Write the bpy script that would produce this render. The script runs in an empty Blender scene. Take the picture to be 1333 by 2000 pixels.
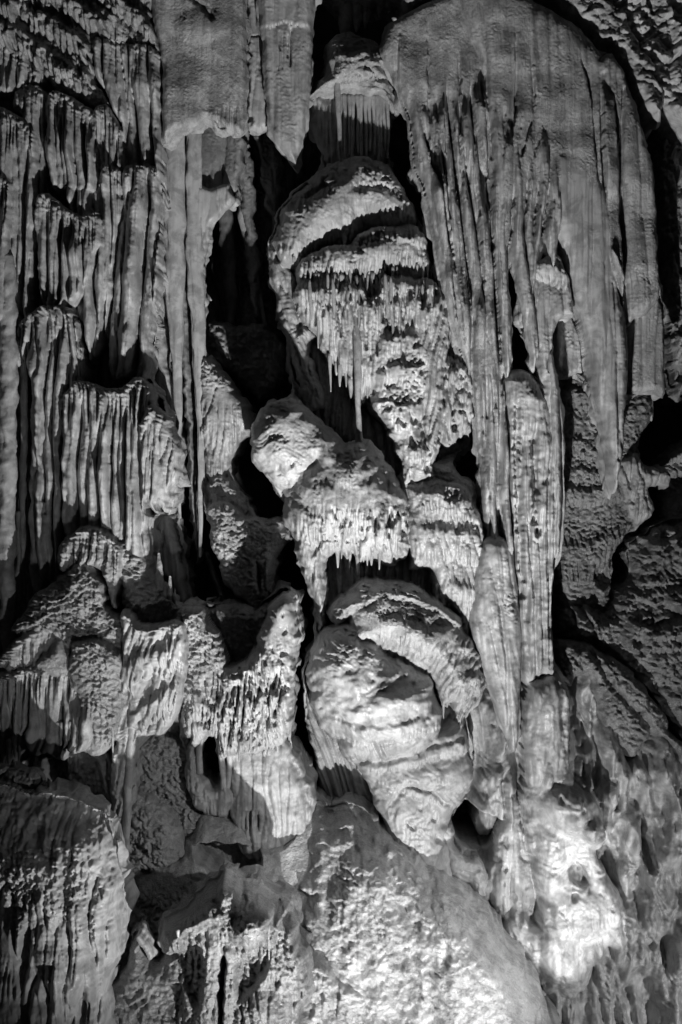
import bpy, math, random
import numpy as np

# ------------------------------------------------------------------ camera, world, lamps, exposure
SC = bpy.context.scene
CAM_D = 30.0                       # metres from the lens to the plane Y = 0
CAM_Z = 10.0
cam_data = bpy.data.cameras.new('camera')
cam = bpy.data.objects.new('camera', cam_data)
SC.collection.objects.link(cam)
cam.location = (0, -CAM_D, CAM_Z)
cam.rotation_euler = (math.pi / 2, 0, 0)
cam_data.sensor_width = 36
cam_data.sensor_fit = 'VERTICAL'
cam_data.sensor_height = 36
cam_data.lens = 36 * CAM_D / 20.0
cam_data.clip_end = 200
SC.camera = cam

world = bpy.data.worlds.new('World')
SC.world = world
world.use_nodes = True
bg = world.node_tree.nodes['Background']
bg.inputs['Color'].default_value = (1, 1, 1, 1)
bg.inputs['Strength'].default_value = 0.013
SC.view_settings.view_transform = 'Standard'
SC.view_settings.look = 'None'
SC.view_settings.exposure = 0.0
SC.view_settings.gamma = 1.0
SC.view_settings.use_curve_mapping = False
SC.cycles.max_bounces = 4
SC.cycles.diffuse_bounces = 3

def flood_or_fill(name, loc, target, watts, radius, cone=120, blend=0.6):
    l = bpy.data.lights.new(name, 'SPOT')
    l.energy = watts
    l.shadow_soft_size = radius
    l.spot_size = math.radians(cone)
    l.spot_blend = blend
    o = bpy.data.objects.new(name, l)
    SC.collection.objects.link(o)
    o.location = loc
    import mathutils
    d = mathutils.Vector(target) - mathutils.Vector(loc)
    o.rotation_euler = d.to_track_quat('-Z', 'Y').to_euler()
    return o

LIGHTS = [
    ('flood_or_fill', (1.8, -9.4, -1.5), (-0.9, 1.0, 11.9), 8600, 0.07, 96, 1.0),
    ('flood_or_fill', (1.6, -9.2, -1.7), (-0.2, 1.0, 16.5), 10500, 0.07, 52, 1.0),  # added beside the main lamp to brighten the upper parts
    ('flood_or_fill', (1.6, -5.6, 4.8), (-3.5, 0.3, 3.5), 620, 0.07, 50, 0.9),  # fill lamp, added to brighten the domed boulder and bank
    ('flood_or_fill', (6.4, -7.0, 4.6), (2.0, -1.6, 1.5), 2600, 0.06, 44, 0.9),
    ('flood_or_fill', (-1.0, -12.0, 2.0), (-6.2, 0.5, 8.6), 900, 0.08, 34, 0.9),  # weak fill, added to lift the far-left pipes out of black
    ('flood_or_fill', (8.6, -6.0, 0.5), (5.4, 1.5, 2.0), 1500, 0.08, 64, 0.9),  # side fill, added so the lower right is not black
    ('flood_or_fill', (4.7, -4.6, -0.6), (4.45, 0.8, 2.8), 1150, 0.06, 29, 0.45),
]
for L in LIGHTS:
    flood_or_fill(*L)

# ------------------------------------------------------------------ noise
_r = np.random.RandomState(7)
PERM = _r.permutation(1024)
PERM = np.concatenate([PERM, PERM]).astype(np.int32)
_ang = _r.rand(1024) * 2 * np.pi
GX, GY = np.cos(_ang).astype(np.float32), np.sin(_ang).astype(np.float32)

def perlin(x, y, seed=0):
    x = np.asarray(x, np.float32) + np.float32(seed * 17.37 + 300.5)
    y = np.asarray(y, np.float32) + np.float32(seed * 9.71 + 300.5)
    xi = np.floor(x).astype(np.int32); yi = np.floor(y).astype(np.int32)
    xf = x - xi; yf = y - yi
    u = xf * xf * xf * (xf * (xf * 6 - 15) + 10)
    v = yf * yf * yf * (yf * (yf * 6 - 15) + 10)
    xi &= 1023; yi &= 1023
    x1 = (xi + 1) & 1023; y1 = (yi + 1) & 1023
    a = PERM[xi]; b = PERM[x1]
    aa = PERM[a + yi]; ab = PERM[a + y1]; ba = PERM[b + yi]; bb = PERM[b + y1]
    n00 = GX[aa] * xf + GY[aa] * yf
    n10 = GX[ba] * (xf - 1) + GY[ba] * yf
    n01 = GX[ab] * xf + GY[ab] * (yf - 1)
    n11 = GX[bb] * (xf - 1) + GY[bb] * (yf - 1)
    nx0 = n00 + u * (n10 - n00); nx1 = n01 + u * (n11 - n01)
    return (nx0 + v * (nx1 - nx0)) * 1.5

def fbm(x, y, o=4, seed=0, g=0.5):
    t = 0; a = 1.0; f = 1.0
    for i in range(o):
        t = t + a * perlin(x * f, y * f, seed + i * 3)
        a *= g; f *= 2.03
    return t

def billow(x, y, o=3, seed=0, g=0.5):
    t = 0; a = 1.0; f = 1.0
    for i in range(o):
        t = t + a * np.abs(perlin(x * f, y * f, seed + i * 3))
        a *= g; f *= 2.07
    return t

def hsh(i, seed=0):
    v = np.sin(np.asarray(i, np.float64) * 127.1 + seed * 311.7 + 3.3) * 43758.5453
    return v - np.floor(v)

def sstep(a, b, x):
    t = np.clip((x - a) / (b - a + 1e-9), 0, 1)
    return t * t * (3 - 2 * t)

def smax(a, b, k=6.0):
    h = np.clip(0.5 + 0.5 * (a - b) / k, 0, 1)
    return b + (a - b) * h + k * h * (1 - h)

# ------------------------------------------------------------------ outlines
def top_of(poly):
    P = chaikin(poly, 3); Q = np.roll(P, -1, 0); r = []
    for x in np.arange(P[:, 0].min() + 1, P[:, 0].max(), 3.0):
        m = (P[:, 0] > x) != (Q[:, 0] > x)
        y = P[m, 1] + (x - P[m, 0]) / (Q[m, 0] - P[m, 0]) * (Q[m, 1] - P[m, 1])
        r.append((x, y.min()))
    return r

def chaikin(P, n=2, closed=True):
    """smooth closed outline through the given points (Catmull-Rom, centripetal-like tension)"""
    P = np.asarray(P, float)
    p0, p1, p2, p3 = np.roll(P, 1, 0), P, np.roll(P, -1, 0), np.roll(P, -2, 0)
    k = 2 if n <= 1 else 3
    out = []
    for j in range(k):
        t = j / k; t2 = t * t; t3 = t2 * t
        a = .42
        out.append((2 * t3 - 3 * t2 + 1) * p1 + (t3 - 2 * t2 + t) * a * (p2 - p0) + (-2 * t3 + 3 * t2) * p2 + (t3 - t2) * a * (p3 - p1))
    return np.stack(out, 1).reshape(-1, 2)

def sdf(P, X, Y):
    """signed distance to a closed outline, positive inside"""
    P = np.asarray(P, np.float32)
    d2 = np.full(X.shape, 1e12, np.float32); ins = np.zeros(X.shape, bool)
    Q = np.roll(P, -1, 0)
    for (ax, ay), (bx, by) in zip(P, Q):
        ex, ey = bx - ax, by - ay
        L = ex * ex + ey * ey + 1e-9
        wx = X - ax; wy = Y - ay
        t = np.clip((wx * ex + wy * ey) / L, 0, 1)
        dx = wx - t * ex; dy = wy - t * ey
        np.minimum(d2, dx * dx + dy * dy, out=d2)
        c = (ay > Y) != (by > Y)
        if ey != 0:
            ins ^= c & (X < ex * (Y - ay) / ey + ax)
    d = np.sqrt(d2)
    return np.where(ins, d, -d)

def linedist(L, X, Y):
    """distance to an open line and the parameter 0..1 along it"""
    L = np.asarray(L, np.float32)
    seg = np.hypot(*(L[1:] - L[:-1]).T); tot = seg.sum() + 1e-6; acc = 0
    best = np.full(X.shape, 1e12, np.float32); par = np.zeros(X.shape, np.float32)
    for i in range(len(L) - 1):
        ax, ay = L[i]; bx, by = L[i + 1]
        ex, ey = bx - ax, by - ay
        t = np.clip(((X - ax) * ex + (Y - ay) * ey) / (ex * ex + ey * ey + 1e-9), 0, 1)
        d = (X - ax - t * ex) ** 2 + (Y - ay - t * ey) ** 2
        m = d < best
        best = np.where(m, d, best); par = np.where(m, (acc + t * seg[i]) / tot, par)
        acc += seg[i]
    return np.sqrt(best), par

def inflate(d, R, H):
    t = np.clip(d / R, 0, 1)
    return H * np.sqrt(np.clip(1 - (1 - t) ** 2, 0, 1))

# ------------------------------------------------------------------ relief features (photo scale: 100 units = 1 m)
def f_flute(X, Y, h, d, w=22, st=9, amp=12, seed=1, lean=0.0, top=None, fade=60, oct2=.35, p=.6):
    xx = X + lean * Y + 8 * perlin(X / 70, Y / 160, seed + 50)
    n = np.abs(perlin(xx / w, Y / (w * st), seed))
    r = np.minimum(1, n * 2.4) ** p
    n2 = np.abs(perlin(xx / w * 2.4 + 9, Y / (w * st) * 1.6, seed + 7))
    r = r + oct2 * (np.minimum(1, n2 * 2.4) ** p)
    a = amp
    if top is not None:
        T = np.interp(X, [q[0] for q in top], [q[1] for q in top])
        a = amp * sstep(0, fade, Y - T)
    return h + a * (r - .7)

def _cols(X, Y, w, seed, knob, warp, lean, gap):
    xx = X + lean * Y + warp * perlin(X / 90, Y / 170, seed + 31) + warp * .6 * perlin(X / 40, Y / 80, seed + 32)
    u = xx / w + .75 * perlin(xx / (w * 4.3), Y / 400, seed + 60)
    out = np.full(X.shape, -.85, np.float32)
    i0 = np.floor(u)
    for k in (-1, 0, 1):
        i = i0 + k
        c = i + .5 + (hsh(i, seed) - .5) * .5 + .16 * perlin(i * 3.7, Y / 130, seed + 5)
        rad = (.40 + .28 * hsh(i, seed + 9)) * (1 + knob * perlin(i * 5.3, Y / 40, seed + 11) + .3 * perlin(i * 2.3, Y / 150, seed + 12)) / gap
        t = (u - c) / rad
        v = np.sqrt(np.clip(1 - t * t, 0, 1)) * rad * 2.1 + (hsh(i, seed + 3) - .6) * 1.1 + .5 * perlin(i * 7.1, Y / 120, seed + 15)
        v = np.where(np.abs(t) < 1, v, -.85)
        out = np.maximum(out, v)
    return out
def f_cols(X, Y, h, d, w=22, amp=14, seed=1, knob=.18, warp=8, top=None, fade=50, lean=0.0, gap=1.0):
    """a row of round hanging pipes, each with its own radius and knobs; under the brow they start as fine roots"""
    out = _cols(X, Y, w, seed, knob, warp, lean, gap)
    a = amp
    if top is not None:
        T = np.interp(X, [q[0] for q in top], [q[1] for q in top]) + 14 * perlin(X / 26, Y * 0, seed)
        roots = _cols(X, Y, w * .52, seed + 40, knob, warp * .5, lean, 1.05)
        q = sstep(25, 95, Y - T)
        out = roots * .55 * (1 - q) + out * q
        a = amp * sstep(-4, fade * .5, Y - T)
    a = a * (.6 + .7 * sstep(-.5, .3, perlin(X / 75, Y / 130, seed + 70)))
    return h + a * (out - .3)

def f_rough(X, Y, h, d, s=14, amp=4, seed=2, o=3, sx=1.0, mask=None):
    o = 3 if s >= 18 else 2
    v = amp * (billow(X / (s * sx), Y / s, o, seed) - .45) * (.35 + 1.3 * sstep(-.45, .5, perlin(X / (s * 5.5), Y / (s * 7), seed + 77)))
    if mask is not None:
        v = v * sstep(-20, 25, sdf(mask, X, Y))
    return h + v

def f_crag(X, Y, h, d, s=30, amp=10, seed=3, mask=None, ang=.5):
    """broken, slanting rock steps"""
    c, sn = math.cos(ang), math.sin(ang)
    u = (X * c + Y * sn); v = (-X * sn + Y * c)
    q = v / s + 1.4 * fbm(u / (s * 2.2), v / (s * 2.2), 3, seed)
    fr = q - np.floor(q)
    st = np.where(fr < .8, fr / .8, (1 - fr) / .2)
    w = amp * (st * (.5 + .5 * perlin(u / s, v / s, seed + 4)) + .5 * (billow(X / (s * .5), Y / (s * .35), 2 if s < 40 else 3, seed + 8) - .4))
    if mask is not None:
        w = w * sstep(-10, 25, sdf(mask, X, Y))
    return h + w

def f_fbm(X, Y, h, d, s=60, amp=10, seed=4, o=3, sx=1.0):
    return h + amp * fbm(X / (s * sx), Y / s, o, seed)

def f_band(X, Y, h, d, s=120, n=9, amp=1.5, seed=5, sx=1.0, mask=None):
    q = fbm(X / (s * sx), Y / s, 2, seed) + .05 * perlin(X / 14, Y / 14, seed + 3)
    v = .75 * amp * np.sin(q * n * 6.28 / 2) * (.25 + .9 * sstep(-.3, .5, perlin(X / 60, Y / 60, seed + 9)))
    if mask is not None:
        v = v * sstep(-10, 20, sdf(mask, X, Y))
    return h + v

def f_lip(X, Y, h, d, line=None, A=20, L=70, drip=14, dw=9, seed=6, under=.5, r=5, ends=14):
    l = np.asarray(line, float)
    xx = X + 5 * perlin(Y / 40, X / 40, seed)
    c = np.interp(xx, l[:, 0], l[:, 1]) + 5 * perlin(xx / 25, 0 * xx, seed + 2)
    u = xx / dw + .6 * perlin(xx / 30, 0 * xx, seed + 1); i = np.floor(u); fr = u - i
    tooth = np.clip(1 - np.abs(2 * fr - 1), 0, 1) ** .8 * (hsh(i, seed) ** 1.5) * drip
    t = c + tooth - Y
    m = sstep(l[0, 0] - ends, l[0, 0] + ends, xx) * (1 - sstep(l[-1, 0] - ends, l[-1, 0] + ends, xx))
    x_ = np.clip(t / L, 0, 1)
    up = (1 - sstep(.70, 1.0, x_ + .08 * perlin(X / 20, Y / 20, seed + 5))) * (.5 + .5 * sstep(0, .65, x_)) * np.minimum(1, np.sqrt(np.clip(t, 0, None) / r))
    dn = -under * np.exp(np.clip(t, -400, 0) / (12 + .7 * drip))
    # slots running up between the drips
    e = np.minimum(fr, 1 - fr)
    sl = np.exp(-(e / .16) ** 2) * np.clip(1 - (c - Y) / (drip * (.5 + 1.6 * hsh(i + (fr > .5), seed + 4)) + 1), 0, 1) * (t > -2)
    up = up - sl * .8
    return h + A * m * np.where(t > 0, up, dn)

def f_lump(X, Y, h, d, c=(0, 0), r=(30, 20), H=15, rot=0.0, k=6, add=False, base=0):
    dx, dy = X - c[0], Y - c[1]
    ca, sa = math.cos(rot), math.sin(rot)
    u = (dx * ca + dy * sa) / r[0]; v = (-dx * sa + dy * ca) / r[1]
    q = np.clip(1 - u * u - v * v, 0, 1)
    if add:
        return h + H * q * q * (3 - 2 * q) * (1 if H > 0 else 1)
    return smax(h, base + H * np.sqrt(q), k)

def f_sub(X, Y, h, d, poly=None, R=30, H=40, base=0, k=5, wob=4, seed=8, fl=None, smooth=2):
    xx = X + wob * fbm(X / 30, Y / 30, 2, seed); yy = Y + wob * fbm(X / 30 + 9, Y / 30, 2, seed + 1)
    s = sdf(chaikin(poly, smooth) if smooth else poly, xx, yy)
    v = base + inflate(np.maximum(s, 0), R, H)
    if fl:
        v = f_flute(X, Y, v, d, **fl)
    v = np.where(s > 0, v, -1e3)
    return np.where(s > 0, smax(h, v, k), h)

def f_pit(X, Y, h, d, poly=None, D=40, R=14, wob=3, seed=9):
    xx = X + wob * fbm(X / 22, Y / 22, 2, seed); yy = Y + wob * fbm(X / 22 + 9, Y / 22, 2, seed + 1)
    s = sdf(chaikin(poly, 1), xx, yy)
    return h - D * sstep(0, R, s)

def f_ridge(X, Y, h, d, line=None, w=(6, 3), H=8, wob=2, seed=10, k=3, add=True):
    xx = X + wob * perlin(X / 18, Y / 30, seed)
    q, t = linedist(line, xx, Y)
    ww = w[0] + (w[1] - w[0]) * t
    u = np.clip(1 - (q / ww / 1.25) ** 2, 0, 1)
    return h + H * u * u * (1.6 - .6 * u) * (ww / max(w))

def f_groove(X, Y, h, d, line=None, w=4, D=10, wob=3, seed=11):
    xx = X + wob * fbm(X / 14, Y / 14, 2, seed); yy = Y + wob * fbm(X / 14 + 9, Y / 14, 2, seed + 1)
    q, t = linedist(line, xx, yy)
    return h - D * np.exp(-(q / w) ** 2)

def f_tilt(X, Y, h, d, c=(0, 0), gx=0.0, gy=0.0):
    return h + gx * (X - c[0]) + gy * (Y - c[1])

def f_folds(X, Y, h, d, lines=(), A=16, L=26, seed=20, D=14, w=3.0):
    """overlapping folds: the rock steps out along each line and eases back away from it, with a narrow dark slot in front of the step"""
    for k, (l, side, sc) in enumerate(lines):
        l = np.asarray(l, float)
        xl = np.interp(Y, l[:, 1], l[:, 0]) + 3 * perlin(Y / 45, 0 * Y, seed + k) + 1.2 * perlin(Y / 14, 0 * Y, seed + k + 50)
        m = sstep(l[0, 1] - 6, l[0, 1] + 70, Y) * (1 - sstep(l[-1, 1] - 50, l[-1, 1] + 6, Y)) * sc
        xd = (X - xl) * side
        m = m * (.6 + .5 * perlin(Y / 90, 0 * Y, seed + k + 9))
        h = h + m * np.where(xd > 0, A * np.exp(-np.clip(xd, 0, 400) / L), 0) - m * D * np.exp(-((xd + w * .8) / w) ** 2) - m * .4 * A * np.where(xd < 0, np.exp(np.clip(xd, -400, 0) / 12), 0)
    return h

def f_fall(X, Y, h, d, y0=0, k=.02, p=1.5, gx=0.0):
    return h - k * np.clip(y0 - Y + gx * X, 0, None) ** p

def f_pock(X, Y, h, d, s=20, amp=8, th=.25, seed=12, mask=None, sy=1.6):
    """scattered hollows"""
    n = perlin(X / s, Y / (s * sy), seed)
    v = -amp * sstep(th, th + .2, n)
    if mask is not None:
        v = v * sstep(-5, 15, sdf(mask, X, Y))
    return h + v

def f_slits(X, Y, h, d, n=10, box=(0, 0, 10, 10), w=2.2, ln=(20, 50), D=10, seed=13, lean=0.0):
    """narrow vertical slots between drips"""
    rr = random.Random(seed)
    for _ in range(n):
        x = rr.uniform(box[0], box[2]); y = rr.uniform(box[1], box[3]); l = rr.uniform(*ln); ww = w * rr.uniform(.7, 1.5)
        u = (X - x - lean * (Y - y)) / ww; v = (Y - y) / l
        q = np.clip(1 - u * u, 0, 1) * np.clip(1 - (2 * v - 1) ** 2, 0, 1) ** .4
        h = h - D * q
    return h

F = dict(flute=f_flute, cols=f_cols, rough=f_rough, crag=f_crag, fbm=f_fbm, band=f_band, lip=f_lip, lump=f_lump,
         sub=f_sub, pit=f_pit, ridge=f_ridge, groove=f_groove, tilt=f_tilt, pock=f_pock, slits=f_slits, fall=f_fall, folds=f_folds)

# ------------------------------------------------------------------ from outline to solid
def at(px, py, Y):
    s = (CAM_D + Y) / CAM_D / 100.0
    return (px - 666.5) * s, Y, CAM_Z + (1000 - py) * s

def new_mesh(name, co, faces_q, mat, parent=None, smooth=True):
    me = bpy.data.meshes.new(name)
    n = len(co); m = len(faces_q); k = faces_q.shape[1]
    me.vertices.add(n); me.vertices.foreach_set('co', co.astype(np.float32).ravel())
    me.loops.add(m * k); me.loops.foreach_set('vertex_index', faces_q.astype(np.int32).ravel())
    me.polygons.add(m)
    me.polygons.foreach_set('loop_start', np.arange(0, m * k, k, dtype=np.int32))
    me.polygons.foreach_set('loop_total', np.full(m, k, np.int32))
    me.polygons.foreach_set('use_smooth', np.full(m, smooth))
    me.materials.append(mat)
    me.update(calc_edges=True)
    o = bpy.data.objects.new(name, me)
    SC.collection.objects.link(o)
    if parent is not None:
        o.parent = parent
    return o

def tag(o, label=None, cat=None, group=None, kind=None):
    for k, v in (('label', label), ('category', cat), ('group', group), ('kind', kind)):
        if v: o[k] = v
    return o

def thing(name, label, cat, base, Y, group=None):
    o = bpy.data.objects.new(name, None)
    SC.collection.objects.link(o)
    o.location = at(base[0], base[1], Y)
    o.empty_display_size = .3
    return tag(o, label, cat, group)

STEP = 2.0
FIELDS = {}
NT = [0]

WELD = {}
WG = {'capped_column': 'centre', 'mushroom_flowstone': 'centre', 'leaning_flowstone': 'centre', 'bulbous_flowstone': 'centre',
      'domed_column': 'lower_right', 'nose_flowstone': 'lower_right', 'pale_wall': 'lower_right', 'striped_curtain': 'curtains', 'great_drapery': 'curtains', 'right_slab': 'curtains',
      'fluted_boss': 'left_rocks', 'craggy_rock': 'left_rocks'}
WK = {}
def relief(parent, name, poly, Y, H=30, R=30, feats=(), mat=None, back=80, step=None, wob=7, ws=42, seed=0,
           holes=(), smooth=2, label=None, key=None, keep_edge=8, grow=0.0, solo=False):
    """a body of rock: its outline swelled out towards the viewer and carried `back` cm into the wall"""
    step = step or STEP
    P = chaikin(poly, smooth)
    mg = wob * 2 + 8 + 24
    x0, y0 = np.floor((P.min(0) - mg) / step) * step; x1, y1 = P.max(0) + mg
    xs = np.arange(x0, x1, step, dtype=np.float32); ys = np.arange(y0, y1, step, dtype=np.float32)
    X, Yy = np.meshgrid(xs, ys)
    wx = X + wob * fbm(X / ws, Yy / ws, 3, seed); wy = Yy + wob * fbm(X / ws + 7.7, Yy / ws, 3, seed + 3)
    d = sdf(P, wx, wy) + grow
    for hp in holes:
        d = np.minimum(d, -sdf(chaikin(hp, 2), wx, wy))
    h = inflate(np.maximum(d, 0), R, H)
    for f in feats:
        nm, kw = f
        h = F[nm](X, Yy, h, d, **kw)
    # relief dies away at the very rim so that the outline stays whole
    e = inflate(np.maximum(d, 0), keep_edge, 1.0)
    h = np.where(d > 0, np.maximum(h, -back * .7) * e, 0).astype(np.float32)
    if keep_edge > 20:
        h = h + (f_rough(X, Yy, 0, d, s=11, amp=4.5, seed=91) + f_rough(X, Yy, 0, d, s=24, amp=5, seed=92)) * sstep(0, 12, d) * (1 - e * .8)
        h = np.where(d > 0, h, 0).astype(np.float32)
    if key: FIELDS[key] = (xs, ys, h, Y, d)
    gname = WG.get(parent.name, parent.name) if not solo else 'solo%d' % len(WELD)
    WELD.setdefault(gname, (parent, []))[1].append(dict(parent=parent, name=name, d=d.astype(np.float32), h=h, x0=x0, y0=y0, Y=Y, mat=mat or M['stone'], back=back, step=step, label=label))

WS = {}
def weld(parent, parts, K, KS=9.0):
    step = parts[0]['step']
    parts = [p for p in parts]
    x0 = min(p['x0'] for p in parts); y0 = min(p['y0'] for p in parts)
    x1 = max(p['x0'] + (p['d'].shape[1] - 1) * step for p in parts); y1 = max(p['y0'] + (p['d'].shape[0] - 1) * step for p in parts)
    nx = int(round((x1 - x0) / step)) + 1; ny = int(round((y1 - y0) / step)) + 1
    BIG = -400.0
    D = np.full((ny, nx), BIG, np.float32); Yw = np.zeros((ny, nx), np.float32); Wt = np.full((ny, nx), 1e-9, np.float32)
    lab = np.zeros((ny, nx), np.int32); bestd = np.full((ny, nx), BIG, np.float32); Bk = np.zeros((ny, nx), np.float32)
    sl = []
    for k, p in enumerate(parts):
        j = int(round((p['y0'] - y0) / step)); i = int(round((p['x0'] - x0) / step)); h_, w_ = p['d'].shape
        S = (slice(j, j + h_), slice(i, i + w_)); sl.append(S)
        d = p['d']
        D[S] = smax(D[S], d, K) if K > 0 else np.maximum(D[S], d)
        w = np.exp(np.clip(d, -60, 16) / 9)
        Yw[S] += w * p['Y']; Wt[S] += w
        m = d > bestd[S]; bestd[S] = np.where(m, d, bestd[S]); lab[S] = np.where(m, k, lab[S]); Bk[S] = np.where(m, p['back'], Bk[S])
    Ye = Yw / Wt
    far = max(p['Y'] for p in parts)
    Fm = -Ye * 100 + inflate(np.maximum(D, 0), 16, 8) - 26 * sstep(0, 12, D) * sstep(-.5, 6, -bestd)   # fillets between neighbours lie a little back
    base = Fm.copy()
    top = np.full((ny, nx), -1e9, np.float32)
    for k, p in enumerate(parts):
        S = sl[k]; d = p['d']; v = -p['Y'] * 100 + p['h']; ins = d > 0
        f = Fm[S]; lb = lab[S]
        first = top[S] < -1e8
        comb = np.where(first, v, smax(f, v, KS))
        win = ins & (first | (v > f))
        Fm[S] = np.where(ins, comb, f); lab[S] = np.where(win, k, lb)
        top[S] = np.where(ins, 1.0, top[S])
    d = D
    X, Yy = np.meshgrid(x0 + np.arange(nx) * step, y0 + np.arange(ny) * step)
    gy, gx = np.gradient(d, step)
    g = np.hypot(gx, gy) + 1e-6
    m = (d < 0) & (d > -step * 1.6)
    X2 = np.where(m, X - d * gx / g / np.maximum(g, .6), X); Y2 = np.where(m, Yy - d * gy / g / np.maximum(g, .6), Yy)
    # the rim itself lies on the base plane of its own part
    Fm = np.where(d <= 0, -Ye * 100, Fm)
    ok = d > -step * 1.6; pos = d > 0
    q = ok[:-1, :-1] & ok[1:, :-1] & ok[:-1, 1:] & ok[1:, 1:]
    q &= pos[:-1, :-1] | pos[1:, :-1] | pos[:-1, 1:] | pos[1:, 1:]
    idx = np.arange(ny * nx).reshape(ny, nx)
    a, b, c, e_ = idx[:-1, :-1][q], idx[:-1, 1:][q], idx[1:, 1:][q], idx[1:, :-1][q]
    faces = np.stack([a, e_, c, b], 1)
    fl = lab[:-1, :-1][q]
    E = np.concatenate([faces[:, [0, 1]], faces[:, [1, 2]], faces[:, [2, 3]], faces[:, [3, 0]]]); El = np.tile(fl, 4)
    kk = np.minimum(E[:, 0], E[:, 1]).astype(np.int64) * (ny * nx) + np.maximum(E[:, 0], E[:, 1])
    _, inv, cnt = np.unique(kk, return_inverse=True, return_counts=True)
    bm = cnt[inv] == 1
    Bd, Bl = E[bm], El[bm]
    s = (CAM_D + Ye) / CAM_D / 100.0
    CO = np.stack([(X2 - 666.5) * s, -Fm / 100.0, CAM_Z + (1000 - Y2) * s], -1).reshape(-1, 3)
    BK = Bk.reshape(-1) / 100.0
    loc = np.array(parent.location)
    for k, p in enumerate(parts):
        fk = faces[fl == k]
        if len(fk) < 12: continue
        bd = Bd[Bl == k]
        used = np.unique(np.concatenate([fk.ravel(), bd.ravel()])); rm = np.full(ny * nx, -1, np.int64); rm[used] = np.arange(len(used))
        co = CO[used]; ff = rm[fk]
        if len(bd):
            bv_o = np.unique(bd); bv = rm[bv_o]; bb = rm[bd]; n = len(co)
            rows = [co]; prev = np.full(n, -1, np.int64); prev[bv] = bv; n0 = n
            src = co[bv]; bk = BK[bv_o]; F_ = [ff]
            for j, fr_ in enumerate((.06, .16, .32, .58, 1.0)):
                r_ = src.copy(); r_[:, 1] += bk * fr_
                q_ = np.sqrt(fr_) * .16
                r_[:, 0] += q_ * fbm(src[:, 2] * 1.7 + r_[:, 1] * 1.3, src[:, 0] * 1.7 + r_[:, 1] * 2, 3, 5)
                r_[:, 2] += q_ * fbm(src[:, 0] * 1.7 + r_[:, 1] * 1.3, src[:, 2] * 1.7 + r_[:, 1] * 2, 3, 9)
                cur = np.full(n, -1, np.int64); cur[bv] = n0 + np.arange(len(bv)); n0 += len(bv)
                F_.append(np.stack([prev[bb[:, 1]], prev[bb[:, 0]], cur[bb[:, 0]], cur[bb[:, 1]]], 1))
                rows.append(r_); prev = cur
            co = np.vstack(rows); ff = np.vstack(F_)
        NT[0] += len(ff) * 2
        par = p['parent']; loc = np.array(par.location)
        o = new_mesh(p['name'], co - loc, ff, p['mat'], par)
        if p['label']: o['label'] = p['label']

def finish():
    for nm, (parent, parts) in WELD.items():
        steps = sorted({p['step'] for p in parts})
        for st in steps:
            weld(parent, [p for p in parts if p['step'] == st], WK.get(nm, 30.0), WS.get(nm, 20.0))

def depth_at(key, x, y):
    xs, ys, h, Y, d = FIELDS[key]
    i = int(np.clip(round((x - xs[0]) / (xs[1] - xs[0])), 0, len(xs) - 1)); j = int(np.clip(round((y - ys[0]) / (ys[1] - ys[0])), 0, len(ys) - 1))
    if d[j, i] <= 0: return None
    return Y - h[j, i] / 100.0

def tube_geo(pts, Y, knob=.1, ks=22, fl=0, flw=9, depth=1.0, seed=1, seg=16, dy=4.0, sway=2.0):
    """a hanging or standing tapered body, round, with knobs and flutes; pts are (x, y, radius[, dY])"""
    P = np.array([(p[0], p[1], p[2], p[3] if len(p) > 3 else 0.0) for p in pts], float)
    L = np.concatenate([[0], np.cumsum(np.hypot(np.diff(P[:, 0]), np.diff(P[:, 1])))])
    n = max(4, int(L[-1] / dy)); t = np.linspace(0, L[-1], n + 1)
    x, y, r, dd = (np.interp(t, L, P[:, k]) for k in range(4))
    ker = np.ones(3) / 3
    if n > 8:
        for k_ in range(2):
            x[1:-1] = np.convolve(x, ker, 'valid'); r[1:-1] = np.convolve(r, ker, 'valid')
    x = x + sway * perlin(t / 60, 0 * t, seed + 3)
    th = np.arange(seg) / seg * 2 * np.pi
    T, TH = np.meshgrid(t, th, indexing='ij')
    ar = np.maximum(P[:, 2].mean(), 2)
    nz = fbm(np.cos(TH) * 1.3 + seed * 3.1, T / ks + np.sin(TH) * 1.1, 3, seed)
    nb = perlin(seed * 1.7 + 0 * T, T / ks * .8, seed + 6)
    rr = r[:, None] * (1 + knob * nz + knob * .8 * nb)
    if fl:
        rr = rr * (1 + fl * (np.abs(perlin(TH * 3 * seg / 16 * ar / flw * .35, T / 120, seed + 8)) * 2 - .6) * np.abs(np.sin(TH)) ** .01)
    s = (CAM_D + Y) / CAM_D / 100.0
    cx = (x - 666.5) * s; cz = CAM_Z + (1000 - y) * s
    co = np.stack([cx[:, None] + rr * s * np.cos(TH), Y + dd[:, None] + rr * s * depth * np.sin(TH), cz[:, None] + 0 * TH], -1).reshape(-1, 3)
    i = np.arange(n)[:, None] * seg; j = np.arange(seg)[None]; j2 = (j + 1) % seg
    f = np.stack([i + j, i + j2, i + seg + j2, i + seg + j], -1).reshape(-1, 4)
    if y[-1] > y[0]: f = f[:, ::-1]
    capa = len(co); co = np.vstack([co, [[cx[0], Y + dd[0], cz[0] + (1 if y[-1] > y[0] else -1) * r[0] * s * .8], [cx[-1], Y + dd[-1], cz[-1] - (1 if y[-1] > y[0] else -1) * r[-1] * s * .6]]])
    a = np.arange(seg); b = (a + 1) % seg
    t1 = np.stack([a, b, np.full(seg, capa), np.full(seg, capa)], 1); q = n * seg
    t2 = np.stack([q + b, q + a, np.full(seg, capa + 1), np.full(seg, capa + 1)], 1)
    return co, f, t1[:, :3], t2[:, :3]

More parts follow.
